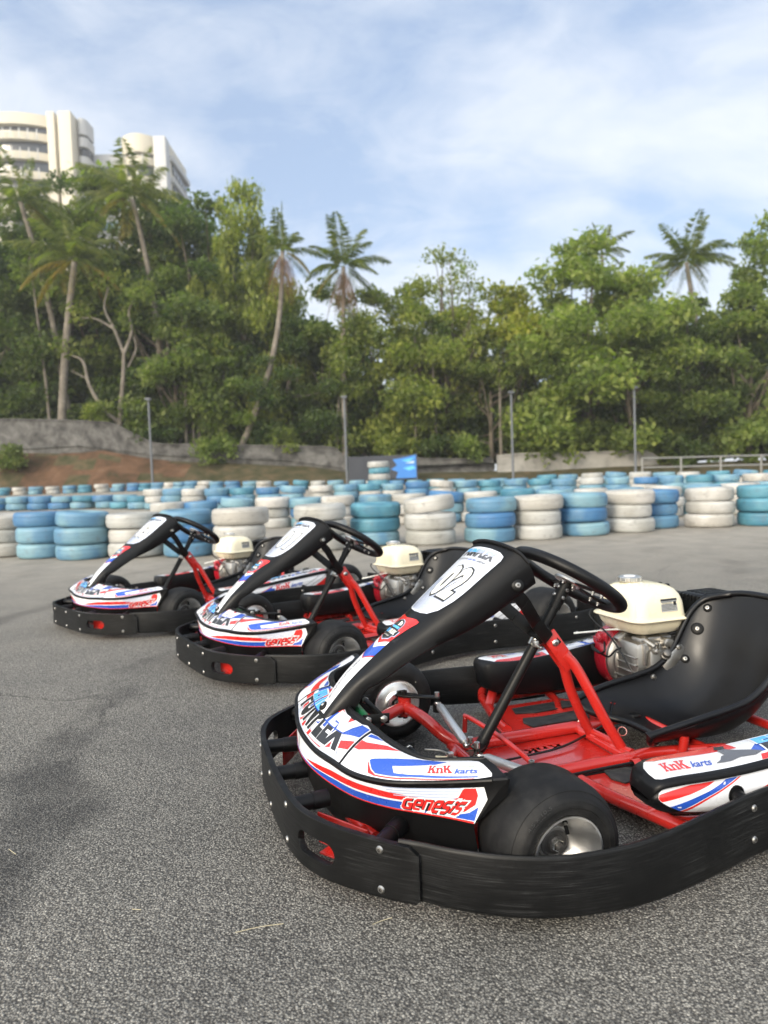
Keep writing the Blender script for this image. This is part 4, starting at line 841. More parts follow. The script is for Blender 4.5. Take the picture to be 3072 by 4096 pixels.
# soil bank falling from the retaining wall to the track, higher on the left
def bank_top(x): return float(np.interp(x, [-60,-15.6,-12.9,-2.8,-2,6,15,60], [3.35,2.95,2.35,1.55,1.25,1.0,1.1,1.1]))
mb = MB(); rows = []
for y in np.linspace(36.6, 40.6, 12):
    row = []
    for x in np.linspace(-70, 80, 120):
        f = min(max((y-36.9)/3.2, 0), 1); row.append((x, y+.5*noise.noise((x*.3, y*.3, 2)), gz(x, 36)-.06+(bank_top(x)-gz(x,36)+.06)*f**1.15+.10*noise.noise((x*.8, y*.8, 0))*min(1, f*3)))
    rows.append(row)
mb.grid(rows, 'soil')
mb.mi('bank_grass'); mb.m = [1 if (sum(mb.v[k][0] for k in f)/4 > -11+3.5*noise.noise((sum(mb.v[k][0] for k in f)*.1, sum(mb.v[k][1] for k in f)*.2, 3)) or noise.noise((mb.v[f[0]][0]*.45, mb.v[f[0]][1]*.8, 9)) > .28) else 0 for f in mb.f]
tag(mb.build('soil_bank', sharp=80), kind='structure')
def hz(x, y):
    l = float(np.interp(x, [-120,-30,-16,-3,20,120], [1.0,.95,.52,.24,.28,.35])); f = max(0, (y-41)/90)
    return bank_top(x)+.25+l*(34*f**1.15)+.5*noise.noise((x*.1, y*.1, 5))
mb = MB(); mb.grid([[(x, y, hz(x, y)) for x in np.linspace(-170, 170, 90)] for y in np.concatenate([np.linspace(40.2, 60, 14), np.linspace(65, 190, 16)])], 'hill_soil'); tag(mb.build('hillside', sharp=80), kind='structure')

# ---------------------------------------------------------------- walls, posts, banner, fence
def wall(name, top, base, thick, mat, y, label, cat='wall', dy=0):
    xs = np.linspace(top[0][0], top[-1][0], 80); mb = MB(); secs = []
    for x in xs:
        zt = float(np.interp(x, [p[0] for p in top], [p[1] for p in top]))+.03*noise.noise((x*1.7, 3, 1)); zb = float(np.interp(x, [p[0] for p in base], [p[1] for p in base])); w = .03*noise.noise((x*.6, 0, 7)); yy = y+dy*(x-top[0][0])
        secs.append([(x,yy+w-.02,zb-.5),(x,yy+w,(zb+zt)/2),(x,yy+w,zt-.10),(x,yy-.06+w,zt-.09),(x,yy-.06+w,zt),(x,yy+thick,zt),(x,yy+thick,zb-.5)])
    mb.grid(secs, mat, cv=True); mb.add(secs[0], [tuple(range(7))], mat); mb.add(secs[-1], [tuple(range(7))], mat)
    return tag(mb.build(name, sharp=30), label, cat)
wall('retaining_wall', [(-48,5.6),(-21.4,5.0),(-18.1,4.83),(-15.3,4.6),(-12.9,3.29),(-2.75,2.78),(-2.1,2.2)], [(-48,3.2),(-15.6,2.7),(-12.9,2.1),(-2,1.1)], .35, 'concrete', 40.3, 'long weathered grey retaining wall stepping down above the brown soil bank')
wall('boundary_wall', [(2.0,1.98),(4.0,1.86),(6.4,1.80)], [(2,.8),(6.4,.8)], .25, 'concrete', 40.7, 'low brown stained wall between the banner and the pale concrete wall')
wall('concrete_wall', [(6.5,1.92),(7.5,2.0),(15.0,1.90),(15.6,1.5)], [(6.5,.8),(15.6,.8)], .30, 'concrete_light', 39.9, 'pale concrete wall at the foot of the leafy trees on the right')
simple('galvanised', (.10,.11,.125), .5, metal=.2, dust=.25); simple('galvanised_light', (.20,.20,.19), .5, metal=.4)
post = None
for i, (x, zt, zb, lb) in enumerate(((-11.74,5.33,.4,'thin grey lamp post in front of the sloping end of the tall wall'), (-1.82,5.09,.4,'thin grey lamp post beside the dark banner'), (6.65,5.03,.5,'thin grey lamp post at the left end of the pale concrete wall'), (12.9,5.05,.5,'thin blue grey lamp post before the right end of the pale wall'))):
    y = 36.0
    if post is None:
        post = empty('lamp_post'); P_ = post
        mb = MB(); mb.tube([(0,0,-.1),(0,0,4.75)], [.065,.05], 'galvanised', 14); mb.lathe([(.11,0),(.11,.03),(.07,.05)], 'galvanised', (0,0,0), (0,0,1), 16); mb.build('pole', post)
        mb = MB(); mb.box((0,-.06,4.72), (.30,.16,.10), 'galvanised', .02); mb.build('lamp_head', post)
    else: P_ = copy_tree(post)
    P_.location = (x, y, zb); P_.scale = (1,1,(zt-zb)/4.78); tag(P_, lb, 'lamp post', 'lamp posts along the far edge of the track')
# dark vinyl banner with a pale figure and a blue splash
ban = empty('banner', (0, 37.4, .8))
simple('banner_dark', (.022,.026,.036), .5); simple('banner_pale', (.40,.50,.50), .5); simple('banner_blue', (.03,.16,.46), .5)
mb = MB(); mb.box((0,0,.62), (3.6,.03,1.25), 'banner_dark', .008)
def flat_on(polys, mat, lay):
    for p in polys:
        bm = fill2d([p]); bm.verts.index_update(); mb.add([(q.co.x, -.0155-.003*lay, q.co.y) for q in bm.verts], [[q.index for q in f.verts] for f in bm.faces], mat); bm.free()
blob = lambda cx, cz, a, c_, n=22, s=0: [(cx+a*math.cos(k*2*math.pi/n)*(1+.13*math.sin(k*2.3+s)), cz+c_*math.sin(k*2*math.pi/n)*(1+.13*math.sin(k*1.7+s))) for k in range(n)]
flat_on([[(.55,1.02),(1.1,1.10),(1.79,1.24),(1.79,.02),(.70,.02),(.82,.35),(.45,.50),(.78,.72)]], 'banner_blue', 1); flat_on([[(1.0,.95),(1.5,1.05),(1.75,1.12),(1.4,.88)],[(1.1,.55),(1.6,.66),(1.75,.52),(1.4,.42)]], 'sky', 2); flat_on([[(1.2,.82),(1.7,.92),(1.65,.78)]], 'banner_pale', 3); pass
mb.build('printed_sheet', ban, smooth=False)
mb = MB(); 
for x in (-1.75,0,1.82): mb.tube([(x,.04,-.7),(x,.04,1.28)], .025, 'galvanised', 8)
mb.build('frame', ban); tag(ban, 'dark vinyl banner with a blue splash at the track edge', 'banner')
fn = empty('railing', (0,0,0)); mb = MB()
for z in (.52,.92): mb.tube([(11.4,31,z+.4),(24,28.5,z+.25)], .035, 'galvanised_light', 8)
mb.build('rail', fn)
for k in range(9):
    f = k/8; mb = MB(); x = 11.4+12.6*f; y = 31-2.5*f; mb.tube([(x,y,.1),(x,y,1.34-.13*f)], .045, 'galvanised_light', 8); mb.build('post', fn)
tag(fn, 'grey metal railing behind the tyres at the right edge', 'railing')

# ---------------------------------------------------------------- painted wall tyres, every one a thing of its own
def tyre_mesh(mat, kind):
    mb = MB(); R, h = .30, .095
    if kind == 0: prof = [(.185,-.070),(.192,-.082),(.225,-.092),(.262,-.092),(.283,-.082),(.294,-.066),(R,-.045),(.3005,-.036),(.2955,-.034),(.2955,-.028),(R+.001,-.026),(R+.002,-.006),(.2965,-.004),(.2965,.002),(R+.002,.004),(R+.001,.024),(.2955,.026),(.2955,.032),(.3005,.034),(R,.045),(.294,.066),(.283,.082),(.262,.092),(.225,.092),(.192,.082),(.185,.070)]
    else: prof = [(.190,-.066),(.198,-.080),(.230,-.089),(.262,-.088),(.284,-.078),(.296,-.058),(R,-.035),(.2965,-.032),(.2965,-.025),(R+.002,-.022),(R+.0025,.0),(R+.002,.020),(.2965,.023),(.2965,.030),(R,.034),(.296,.058),(.284,.078),(.262,.088),(.230,.089),(.198,.080),(.190,.066)]
    mb.lathe(prof, mat, (0,0,0), (0,0,1), 44); mb.lathe([prof[0],(.205,-.055),(.255,-.03),(.262,0),(.255,.03),(.205,.055),prof[-1]], 'tyre_inside', (0,0,0), (0,0,1), 44)
    # tread sipes cut as shallow notches round the shoulder
    o = mb.build('painted_tyre', None, 34); me = o.data; bpy.data.objects.remove(o); return me
TM = {k: [tyre_mesh(mt, q) for q in (0, 1)] for k, mt in (('W','tyre_white'),('B','tyre_blue'),('D','tyre_deep'),('T','tyre_teal'))}
CN = {'W':'white','B':'light blue','D':'deep blue','T':'dull teal'}
ORD = ['first','second','third','fourth','fifth','sixth','seventh','eighth','ninth','tenth','eleventh','twelfth','thirteenth','fourteenth','fifteenth','sixteenth','seventeenth','eighteenth','nineteenth','twentieth','twenty-first','twenty-second','twenty-third','twenty-fourth','twenty-fifth','twenty-sixth','twenty-seventh','twenty-eighth','twenty-ninth','thirtieth','thirty-first','thirty-second','thirty-third','thirty-fourth','thirty-fifth','thirty-sixth','thirty-seventh','thirty-eighth','thirty-ninth','fortieth']
rt = random.Random(11); NT = [0]
def stack(x, y, cols, rowname, idx, big=1.0, jig=.03, tilt=None):
    """cols listed from the top tyre down"""
    z = gz(x, y); n = len(cols)
    for k, c in enumerate(cols[::-1]):
        s = big*rt.uniform(1.02, 1.13); hgt = .180*s*rt.uniform(.94,1.04); z += hgt/2
        o = bpy.data.objects.new('painted_tyre', TM[c][rt.randrange(2)]); COL.objects.link(o)
        o.location = (x+rt.uniform(-jig, jig), y+rt.uniform(-jig, jig), z); o.scale = (s, s*rt.uniform(.97,1.02), hgt/.186)
        tl = (tilt or 0) if k == n-1 else 0; o.rotation_euler = (rt.uniform(-.02,.02), rt.uniform(-.02,.02)+tl, rt.uniform(0, 6.28)) if not tl else (0, tl, 0)
        if tl: o.location.z += .30*abs(math.sin(tl))*.5
        pos = ORD[n-1-k]+' from top' if n > 4 else 'single' if n == 1 else 'top' if k == n-1 else 'bottom' if k == 0 else ('middle' if n == 3 else 'upper middle' if k == 2 else 'lower middle')
        tag(o, f'{pos} {CN[c]} tyre of the {rowname}' if n > 4 else f'{pos} {CN[c]} tyre of {ORD[idx]} stack from left, {rowname}', 'tyre', 'painted tyre stacks walling the track'); z += hgt/2-.004; NT[0] += 1
NEAR = [(-5.08,9.43,'WWW'),(-4.42,9.13,'DBB'),(-3.75,8.78,'BBB'),(-3.12,8.80,'WWW'),(-2.42,8.66,'BDB'),(-1.72,8.45,'WWW'),(-.80,8.84,'WWW'),(-.12,9.22,'TTB'),(.57,9.08,'WWW'),(1.37,9.12,'BDB'),(2.03,9.28,'WWW'),(2.70,9.56,'BDB'),(3.42,9.86,'WWW'),(3.98,10.36,'DDB'),(4.72,10.20,'WWW'),(5.45,10.14,'TTT'),(6.12,10.40,'WWW')]
for i, (x, y, c) in enumerate(NEAR): stack(x, y, c, 'nearest row', i, 1.0 if i != 8 else 1.03, .022, {2:.07, 8:-.10}.get(i))
def lay_row(pts, cols, rowname, gap=.66, jig=.05, tilts=(), hts=3):
    P = Path(pts, 200); n = min(len(cols), int(P.len/gap)+1)
    for i in range(n):
        p, t_, nn = P.at(i*gap); c = cols[i]; stack(p[0], p[1], c if len(c) > 1 else c*hts, rowname, i, 1.0, jig, .10 if i in tilts else None)
stack(-.12, 20.6, 'WTWTBW', 'tall stack before the banner', 0)
# a second row just behind, two more sweeping away on the left, and the far edge rows
lay_row([(-4.1,13.4),(-2.2,13.4),(-.5,13.2),(1.5,13.0),(3.4,12.7),(5.2,12.6),(7.6,12.6)], ['WWB','DBB','BBD','WWW','BDB','WWW','BDD','WWW','DBB','WWW','TBB','BBB','WWW','BDB','WWW','BBT','WWW','BBD','WWB'], 'second row', .655, .05, (2,8,14))
lay_row([(-11.3,20.6),(-8,20.2),(-5,18.8),(-2.2,18.6),(1,19.0),(4,19.2),(7.3,18.2),(11,17.2)], ['BD','BB','DD','BD','TB','DB','BT','TB','WWB','BBD','WWB','BDB','TBB','DBB','BBB','WWB','BBT','TWB','BWB','DDT','WWB','BBD','TTB','BBB','TBB','BBT','WBB','BBB','DWB','BBB','TBB','BTB','WBB'], 'third row', .665, .06, (14,20))
lay_row([(-19.8,33.8),(-12,33.4),(-7.5,30.6),(-2,28.5),(3,27.5),(8,26.0),(13,23.5)], ['D','W','T','W','B','W','B','T','W','B','D','T','B','W','B','B','W','B','D','B','W','B','T','W','B','B','W','D','B','T','B','W','B','B','T','B','W','B','B'], 'farthest row', .80, .07, (22,), 2); print('TYRES', NT[0])
lay_row([(5.4,23.4),(8,22.0),(11,20.4),(13.5,19.2)], ['TBB','BBB','WBB','BTB','WWB','BBT','WBB','TBB','BWB','TTB','BBB','WBB','BTB'], 'row by the railing', .74, .08, (3,8))
# ---------------------------------------------------------------- trees
def leaf_mat(name, dark, light, trans=.35):
    m = bpy.data.materials.new(name); m.use_nodes = True; t = m.node_tree; t.nodes.clear(); M[name] = m
    out = t.nodes.new('ShaderNodeOutputMaterial'); d = t.nodes.new('ShaderNodeBsdfPrincipled'); d.inputs['Roughness'].default_value = .55; d.inputs['Specular IOR Level'].default_value = .3
    tr = t.nodes.new('ShaderNodeBsdfTranslucent'); mx = t.nodes.new('ShaderNodeMixShader'); mx.inputs[0].default_value = trans
    g = t.nodes.new('ShaderNodeNewGeometry'); oi = t.nodes.new('ShaderNodeObjectInfo'); v = coord(t)
    rr = ramp(t, g.outputs['Random Per Island'], [(0, dark), (.6, tuple((a+b_)/2 for a, b_ in zip(dark, light))), (1, light)])
    cl = ramp(t, noise_tex(t, v, .9, 3), [(.35, (.60,.66,.62)), (.65, (1.25,1.18,1.0))]); c = mixc(t, 1.0, rr.outputs[0], cl.outputs[0], 'MULTIPLY')
    ob = ramp(t, oi.outputs['Random'], [(0, (.80,.86,.80)), (.5, (1,1,1)), (1, (1.15,1.06,.85))]); c = mixc(t, 1.0, c, ob.outputs[0], 'MULTIPLY')
    t.links.new(c, d.inputs['Base Color']); c2 = mixc(t, 1.0, c, (1.15,1.40,.55,1), 'MULTIPLY'); t.links.new(c2, tr.inputs[0])
    t.links.new(d.outputs[0], mx.inputs[1]); t.links.new(tr.outputs[0], mx.inputs[2]); t.links.new(mx.outputs[0], out.inputs[0])
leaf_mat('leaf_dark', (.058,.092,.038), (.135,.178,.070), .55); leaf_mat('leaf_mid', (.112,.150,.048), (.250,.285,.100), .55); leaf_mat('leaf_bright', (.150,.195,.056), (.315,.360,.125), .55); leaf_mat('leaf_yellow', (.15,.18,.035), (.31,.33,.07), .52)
leaf_mat('frond_green', (.075,.105,.032), (.22,.235,.075), .5); leaf_mat('frond_yellow', (.12,.10,.022), (.26,.21,.05)); leaf_mat('frond_dead', (.085,.050,.032), (.19,.115,.075), .15)
earth('bark', [(.3, (.06,.05,.038)), (.55, (.13,.11,.085)), (.8, (.21,.185,.15))], 3, .5, .02)
earth('palm_bark', [(.3, (.09,.08,.065)), (.55, (.17,.15,.125)), (.8, (.26,.24,.20))], 2.4, .5, .02)
def leaves(rs, centers, per, size, spread, flat=.5):
    """many small pointed leaves scattered through clumps; numpy arrays of quads"""
    V = []; 
    for c, r in centers:
        n = int(per*(r**2)); d = rs.normal(size=(n,3)); d /= np.linalg.norm(d, axis=1)[:,None]; d[:,2] = d[:,2]*.8+.12
        rad = r*(rs.random(n)**.40); p = np.array(c)+d*rad[:,None]*np.array([1,1,.78])
        p += rs.normal(size=(n,3))*r*spread
        a = rs.normal(size=(n,3)); a[:,2] -= .5; a /= np.linalg.norm(a, axis=1)[:,None]; b_ = np.cross(a, rs.normal(size=(n,3))*.6+np.array([0,0,1.4])); b_ /= np.linalg.norm(b_, axis=1)[:,None]+1e-9
        s = size*rs.uniform(.6, 1.35, n)[:,None]
        V.append(np.stack([p-a*s, p+b_*s*flat, p+a*s, p-b_*s*flat], 1))
    return np.concatenate(V).reshape(-1, 3)
def quad_mesh(name, V, mat):
    me = bpy.data.meshes.new(name); n = len(V)//4; me.vertices.add(len(V)); me.vertices.foreach_set('co', V.astype(np.float32).ravel())
    me.loops.add(len(V)); me.loops.foreach_set('vertex_index', np.arange(len(V), dtype=np.int32)); me.polygons.add(n); me.polygons.foreach_set('loop_start', np.arange(0, len(V), 4, dtype=np.int32))
    me.materials.append(M[mat]); me.update(calc_edges=True); return me
def tree_kind(seed, H, W, mat, clumps=34, open_=.0, low=.28, trunk_r=.16, per=330, lsize=.155, forks=5):
    """crown, trunk meshes of a broadleaf tree: H tall, crown W wide"""
    rs = np.random.RandomState(seed); cs = []; mb = MB(); tip = []
    lean = rs.uniform(-.05, .05, 2)*H; top = np.array([lean[0], lean[1], H*.55])
    mb.tube([(0,0,-.6),(lean[0]*.2,lean[1]*.2,H*.18),(lean[0]*.6,lean[1]*.6,H*.38),top], [trunk_r*1.25,trunk_r,trunk_r*.8,trunk_r*.55], 'bark', 9)
    for k in range(clumps):
        f = rs.random(); zz = low+(1-low)*f; prof = math.sin(math.pi*min(1, (.18+.80*f)))**.7
        a = rs.uniform(0, 2*math.pi); rr = W/2*prof*math.sqrt(rs.uniform(.08, 1)); r = W*rs.uniform(.10, .185)*(1-.25*f)
        cs.append(((lean[0]+rr*math.cos(a), lean[1]+rr*math.sin(a), H*zz-r*.6), r))
    for k in range(forks*3):
        c, r = cs[rs.randint(len(cs))]; c = np.array(c); s0 = np.array([lean[0]*.5, lean[1]*.5, H*rs.uniform(.16, .5)]); s0 = s0 if s0[2] < c[2] else np.array([lean[0]*.3,lean[1]*.3,c[2]*.5]); mid = s0*.5+c*.5+rs.normal(size=3)*.25+np.array([0,0,-.3])
        mb.tube([s0, mid, c], [trunk_r*.42, trunk_r*.28, trunk_r*.10], 'bark', 6, caps=False, smooth=0)
    V = leaves(rs, cs, per, lsize, .16); o = mb.build('trunk', None, 60); tm = o.data; bpy.data.objects.remove(o)
    return quad_mesh('crown', V, mat), tm
KINDS_ = {'dark': [tree_kind(1, 14, 9.5, 'leaf_dark', 46, low=.14), tree_kind(2, 15, 8, 'leaf_dark', 42, low=.18)],
          'mid': [tree_kind(3, 12, 7.5, 'leaf_mid', 40, low=.12), tree_kind(4, 13, 8.5, 'leaf_mid', 42, low=.15)],
          'bright': [tree_kind(5, 12, 8.5, 'leaf_bright', 44, low=.10, lsize=.165), tree_kind(6, 11, 7, 'leaf_bright', 36, low=.14, lsize=.165)],
          'yellow': [tree_kind(7, 11, 7, 'leaf_yellow', 40, low=.42)],
          'sparse': [tree_kind(8, 13, 7, 'leaf_mid', 30, low=.30, per=110, lsize=.13, forks=9), tree_kind(9, 12, 6, 'leaf_bright', 26, low=.25, per=125, lsize=.14, forks=9)]}
def put_tree(name, kind, var, x, y, top, label, group, sx=1.0, base=None, H0=None):
    cm, tm = KINDS_[kind][var % len(KINDS_[kind])]; z0 = hz(x, y) if y > 41 else bank_top(x) if y > 37 else 0
    if base is not None: z0 = base
    hh = max(v.co.z for v in cm.vertices) if H0 is None else H0; sc = (top-z0)/hh
    r = empty(name, (x, y, z0), rt.uniform(0, 6.28)); r.scale = (sx*(.6+.4*sc), sx*(.6+.4*sc), sc)
    for nm, me in (('crown', cm), ('trunk', tm)): o = bpy.data.objects.new(nm, me); COL.objects.link(o); o.parent = r
    tag(r, label, 'tree', group); return r
HH = {}
GT = 'broadleaf trees on the hillside behind the track'
TREES = [('dark',0,-24.5,45,19.0,'dark dense tree at the far left edge above the grey wall',1.2),('dark',1,-22.8,50,23.4,'dark tree rising under the left block of the white building',1.1),('mid',1,-18.9,50,22.9,'green tree with a bright top below the white building',1.3),('dark',0,-15.6,50.5,22.0,'dark tree behind the broad palm with drooping yellow fronds',1.15),('dark',1,-11.2,47,19.6,'dark tree below the right block of the white building',1.3),
 ('mid',0,-12.4,43,14.6,'olive green tree before the right corner of the white building',1.0),('bright',0,-8.7,45,20.0,'tall pale green tree with the highest crown left of the leaning palm',.66),('mid',1,-7.0,45.5,15.6,'green tree just left of the leaning palm crown',.62),('dark',0,-5.9,44,11.4,'dark leafy tree behind the leaning palm trunk',1.0),('bright',1,-9.5,42.4,9.8,'small pale leaved tree in front of the dark wood left of the leaning palm',.9),
 ('mid',0,-3.1,45,13.6,'green tree between the two palms with dead brown skirts',1.0),('mid',1,.4,44,12.9,'green tree right beside the upright palm with brown skirt',1.0),('bright',0,2.7,45,13.2,'light green tree third right of the upright palm',1.0),('sparse',0,4.3,44,14.8,'thin sparse tree with bare twigs against the sky',1.0),('sparse',1,6.4,46,15.0,'wispy sparse tree left of the yellow green tree',1.0),
 ('yellow',0,8.3,45.5,13.3,'rounded yellow green tree in the middle of the skyline',1.25),('mid',0,6.6,42.6,9.6,'bushy green tree below the sparse twigs',1.0),('bright',0,12.6,43,14.9,'big light green tree right of the yellow green one',1.25),('bright',1,10.2,42.4,10.6,'leafy light green tree behind the pale concrete wall',1.05),('bright',0,15.6,43.4,13.2,'light green tree under the small half hidden palm',1.1),
 ('mid',1,15.0,42.2,10.4,'green tree behind the right end of the pale wall',1.0),('dark',1,18.4,43.2,10.8,'dark leafy tree below the big palm on the right',1.0),('bright',1,22.0,42.4,11.9,'bright tree at the right edge with yellowish leaves',1.15),('bright',0,24.2,44,16.4,'tall tree cut off by the right edge of the photo',1.0),('mid',0,20.2,46,12.2,'green tree behind the big palm on the right',1.1),
 ('dark',1,-28.5,44,20.5,'dark tree beyond the left edge of the wall',1.1),('mid',0,28.5,43,14.0,'green tree past the right edge beyond the railing',1.1)]
for kind, var, x, y, top, lb, sx in TREES: put_tree('broadleaf_tree', kind, var, x, y, top, lb, GT, sx)
# pale bare-limbed tree standing behind the wall beside the broad palm
bt = empty('bare_limbed_tree', (-15.2, 41.2, 3.6)); mb = MB()
for pth, r in (([(0,0,-.8),(.05,0,1.2),(.35,0,3.4),(.45,.1,5.0)],[.17,.15,.12,.10]), ([(.0,0,1.0),(-.9,0,1.9),(-1.6,0,3.2),(-1.9,0,4.6),(-2.6,.1,5.0)],[.13,.12,.10,.08,.05]), ([(.45,.1,5.0),(.0,0,6.4),(-.5,0,7.6),(-.2,0,8.8)],[.10,.08,.06,.03]), ([(.45,.1,5.0),(1.0,0,6.2),(.9,0,7.4),(1.5,0,8.3)],[.10,.08,.05,.03]), ([(0,0,6.4),(-1.0,0,7.0),(-1.9,0,7.1)],[.07,.05,.02]), ([(.7,0,4.2),(1.2,0,5.2),(1.1,0,5.9)],[.05,.05,.03]), ([(-1.7,0,3.6),(-2.6,0,4.1)],[.05,.02])): mb.tube(pth, r[0] if 0 else list(np.interp(np.linspace(0,1,(len(pth)-1)*4+1), np.linspace(0,1,len(r)), r)), 'palm_bark', 8, smooth=4)
mb.build('trunk', bt); rs = np.random.RandomState(33); V = leaves(rs, [((-2.8,.2,5.4),.9),((-.2,.3,9.0),1.1),((1.6,.2,8.6),1.0),((-2.0,.3,7.4),.9),((.6,.5,7.4),.8)], 210, .15, .2)
o = bpy.data.objects.new('crown', quad_mesh('crown', V, 'leaf_mid')); COL.objects.link(o); o.parent = bt; tag(bt, 'pale twisted bare limbed tree behind the tall wall beside the broad palm', 'tree')
# slender pale saplings in the wood's shade
sp = None
for i, (x, y, h, ln, lb) in enumerate(((-11.6,42,9,.25,'pair of pale stems behind the lamp post at the sloping wall'),(-19.8,42.6,12,-.6,'slender pale trunk leaning left near the left edge'),(-10.9,42.3,8,.1,'thin pale sapling just right of the pale pair of stems'),(2.0,42,8,.15,'thin pale stem behind the dark banner'),(3.3,42.3,9,-.1,'thin pale trunk right of the banner'),(7.0,41.6,6,.05,'thin pale trunk behind the lamp post at the pale wall'),(-2.7,42,6,.3,'short pale stem left of the upright palm trunk'))):
    r = empty('sapling', (x, y, hz(x, y)-.2)); mb = MB(); mb.tube([(0,0,-.4),(ln*.3,0,h*.35),(ln*.9,.1,h*.7),(ln*1.3,.1,h)], [.10,.085,.06,.03], 'palm_bark', 8); 
    if i == 0: mb.tube([(.45,0,-.4),(.5,0,h*.4),(.35,0,h*.8)], [.09,.07,.04], 'palm_bark', 8)
    mb.build('trunk', r); V = leaves(np.random.RandomState(50+i), [((ln*1.3+dx, dy, h*f), .8) for dx, dy, f in ((0,.2,1),(.6,.2,.93),(-.6,.3,.9),(.2,-.3,.82))], 190, .15, .2); o = bpy.data.objects.new('crown', quad_mesh('crown', V, 'leaf_mid')); COL.objects.link(o); o.parent = r; tag(r, lb, 'tree', 'pale slender stems in the shade of the wood')
# ------ palms
def frond(rs, length, az, el, droop, mat_arr, wid=.60, nleaf=48):
    """one feathered frond: arching rib with hanging leaflets"""
    P = []; p = np.zeros(3); d = np.array([math.cos(az)*math.cos(el), math.sin(az)*math.cos(el), math.sin(el)]); n = 9
    for k in range(n+1): P.append(p.copy()); p = p+d*length/n; d = d+np.array([0,0,-droop/n]); d /= np.linalg.norm(d)
    P = np.array(P); out = []
    for k in range(nleaf):
        u = .12+.88*k/nleaf; q = cr(P, u*n); t_ = cr(P, min(u*n+.3, n))-cr(P, u*n-.3); t_ /= np.linalg.norm(t_); sd = np.cross(t_, [0,0,1.]); sd /= np.linalg.norm(sd)+1e-9
        L_ = wid*length*.42*math.sin(math.pi*(.10+.86*u))**.7*rs.uniform(.8,1.15)
        for s in (1, -1):
            dd = sd*s*.75+t_*.55+np.array([0,0,-.55*rs.uniform(.4,1.6)]); dd /= np.linalg.norm(dd); w = t_*.055*length/4+np.array([0,0,.022])
            out += [q-w*.6, q+dd*L_*.5+w*.5, q+dd*L_, q+dd*L_*.5-w*.9]
    return np.array(out)
def palm(x, y, base, crown, L_, seed, label, bend=0, skirt=0, nf=22, yellow=4, tr=.15, az_bias=None, up=1.0):
    rs = np.random.RandomState(seed); r = empty('coconut_palm', (x, y, base)); top = np.array(crown)-np.array([x, y, base])
    mb = MB(); pts = [np.array([0,0,-.5])]+[top*f+np.array([bend*math.sin(math.pi*f)*1.0,0,-abs(bend)*.0]) for f in np.linspace(.0,1,9)]
    n = 60; P = np.array(pts); pp = [cr(P, u) for u in np.linspace(0, len(P)-1, n)]; rad = [tr*(1.25-.5*i/n)*(1+.06*(i % 2)) for i in range(n)]; mb.tube(pp, rad, 'palm_bark', 10); mb.build('trunk', r, 60)
    G_, Y_, D_ = [], [], []
    for k in range(nf):
        az = 2*math.pi*k*.382+rs.uniform(-.3,.3); f = k/nf; el = up*(1.35-1.75*f)+rs.uniform(-.12,.12); 
        V = frond(rs, L_*rs.uniform(.82,1.12), az, el, 1.1+rs.uniform(0,.7), None)+top; (Y_ if f > 1-yellow/nf else G_).append(V)
    if skirt:
        for k in range(34): D_.append(frond(rs, skirt*rs.uniform(.6,1.05), rs.uniform(0, 6.28), -.85-rs.uniform(0,.5), 1.3, None, .42, 26)+top+np.array([0,0,-.15])+rs.normal(size=3)*.08)
    for nm, A, mt in (('crown', G_, 'frond_green'), ('yellowing_fronds', Y_, 'frond_yellow'), ('dead_fronds', D_, 'frond_dead')):
        if A: o = bpy.data.objects.new(nm, quad_mesh(nm, np.concatenate(A), mt)); COL.objects.link(o); o.parent = r
    tag(r, label, 'palm tree', 'coconut palms behind the track'); return r
palm(-19.2,43.5,6.0,(-21.3,43.5,18.3),3.4,1,'tall palm at the left edge with a slim leaning trunk',.3,0,20,3,.17)
palm(-18.7,41.4,3.6,(-17.35,41.4,14.0),3.5,2,'broad palm with drooping yellow fronds and thick trunk behind the tall wall',-.15,0,26,6,.21)
palm(-13.9,45.5,7.5,(-15.2,45.5,19.0),4.0,3,'tall palm in front of the white building with yellowing fronds',.3,0,24,6,.17)
palm(-8.4,41.6,2.6,(-5.35,41.6,14.2),2.6,4,'leaning palm with long curved trunk and brown skirt of dead fronds',.75,3.0,15,3,.16,up=1.15)
palm(-2.15,41.6,2.4,(-1.85,41.6,13.2),3.0,5,'upright slender palm with brown skirt of dead fronds',-.05,3.2,18,2,.15,up=1.1)
palm(19.9,43.5,2.5,(18.9,43.5,13.3),3.1,6,'palm with a full round crown rising above the trees on the right',.2,0,26,4,.16)
palm(14.6,47,3.0,(14.9,47,15.2),2.2,7,'small palm crown half hidden behind the light green tree',.1,0,14,0,.13,up=1.2)
palm(17.6,49,3.5,(17.9,49,12.9),1.9,8,'small distant palm left of the palm with the full round crown',.1,0,14,3,.12)
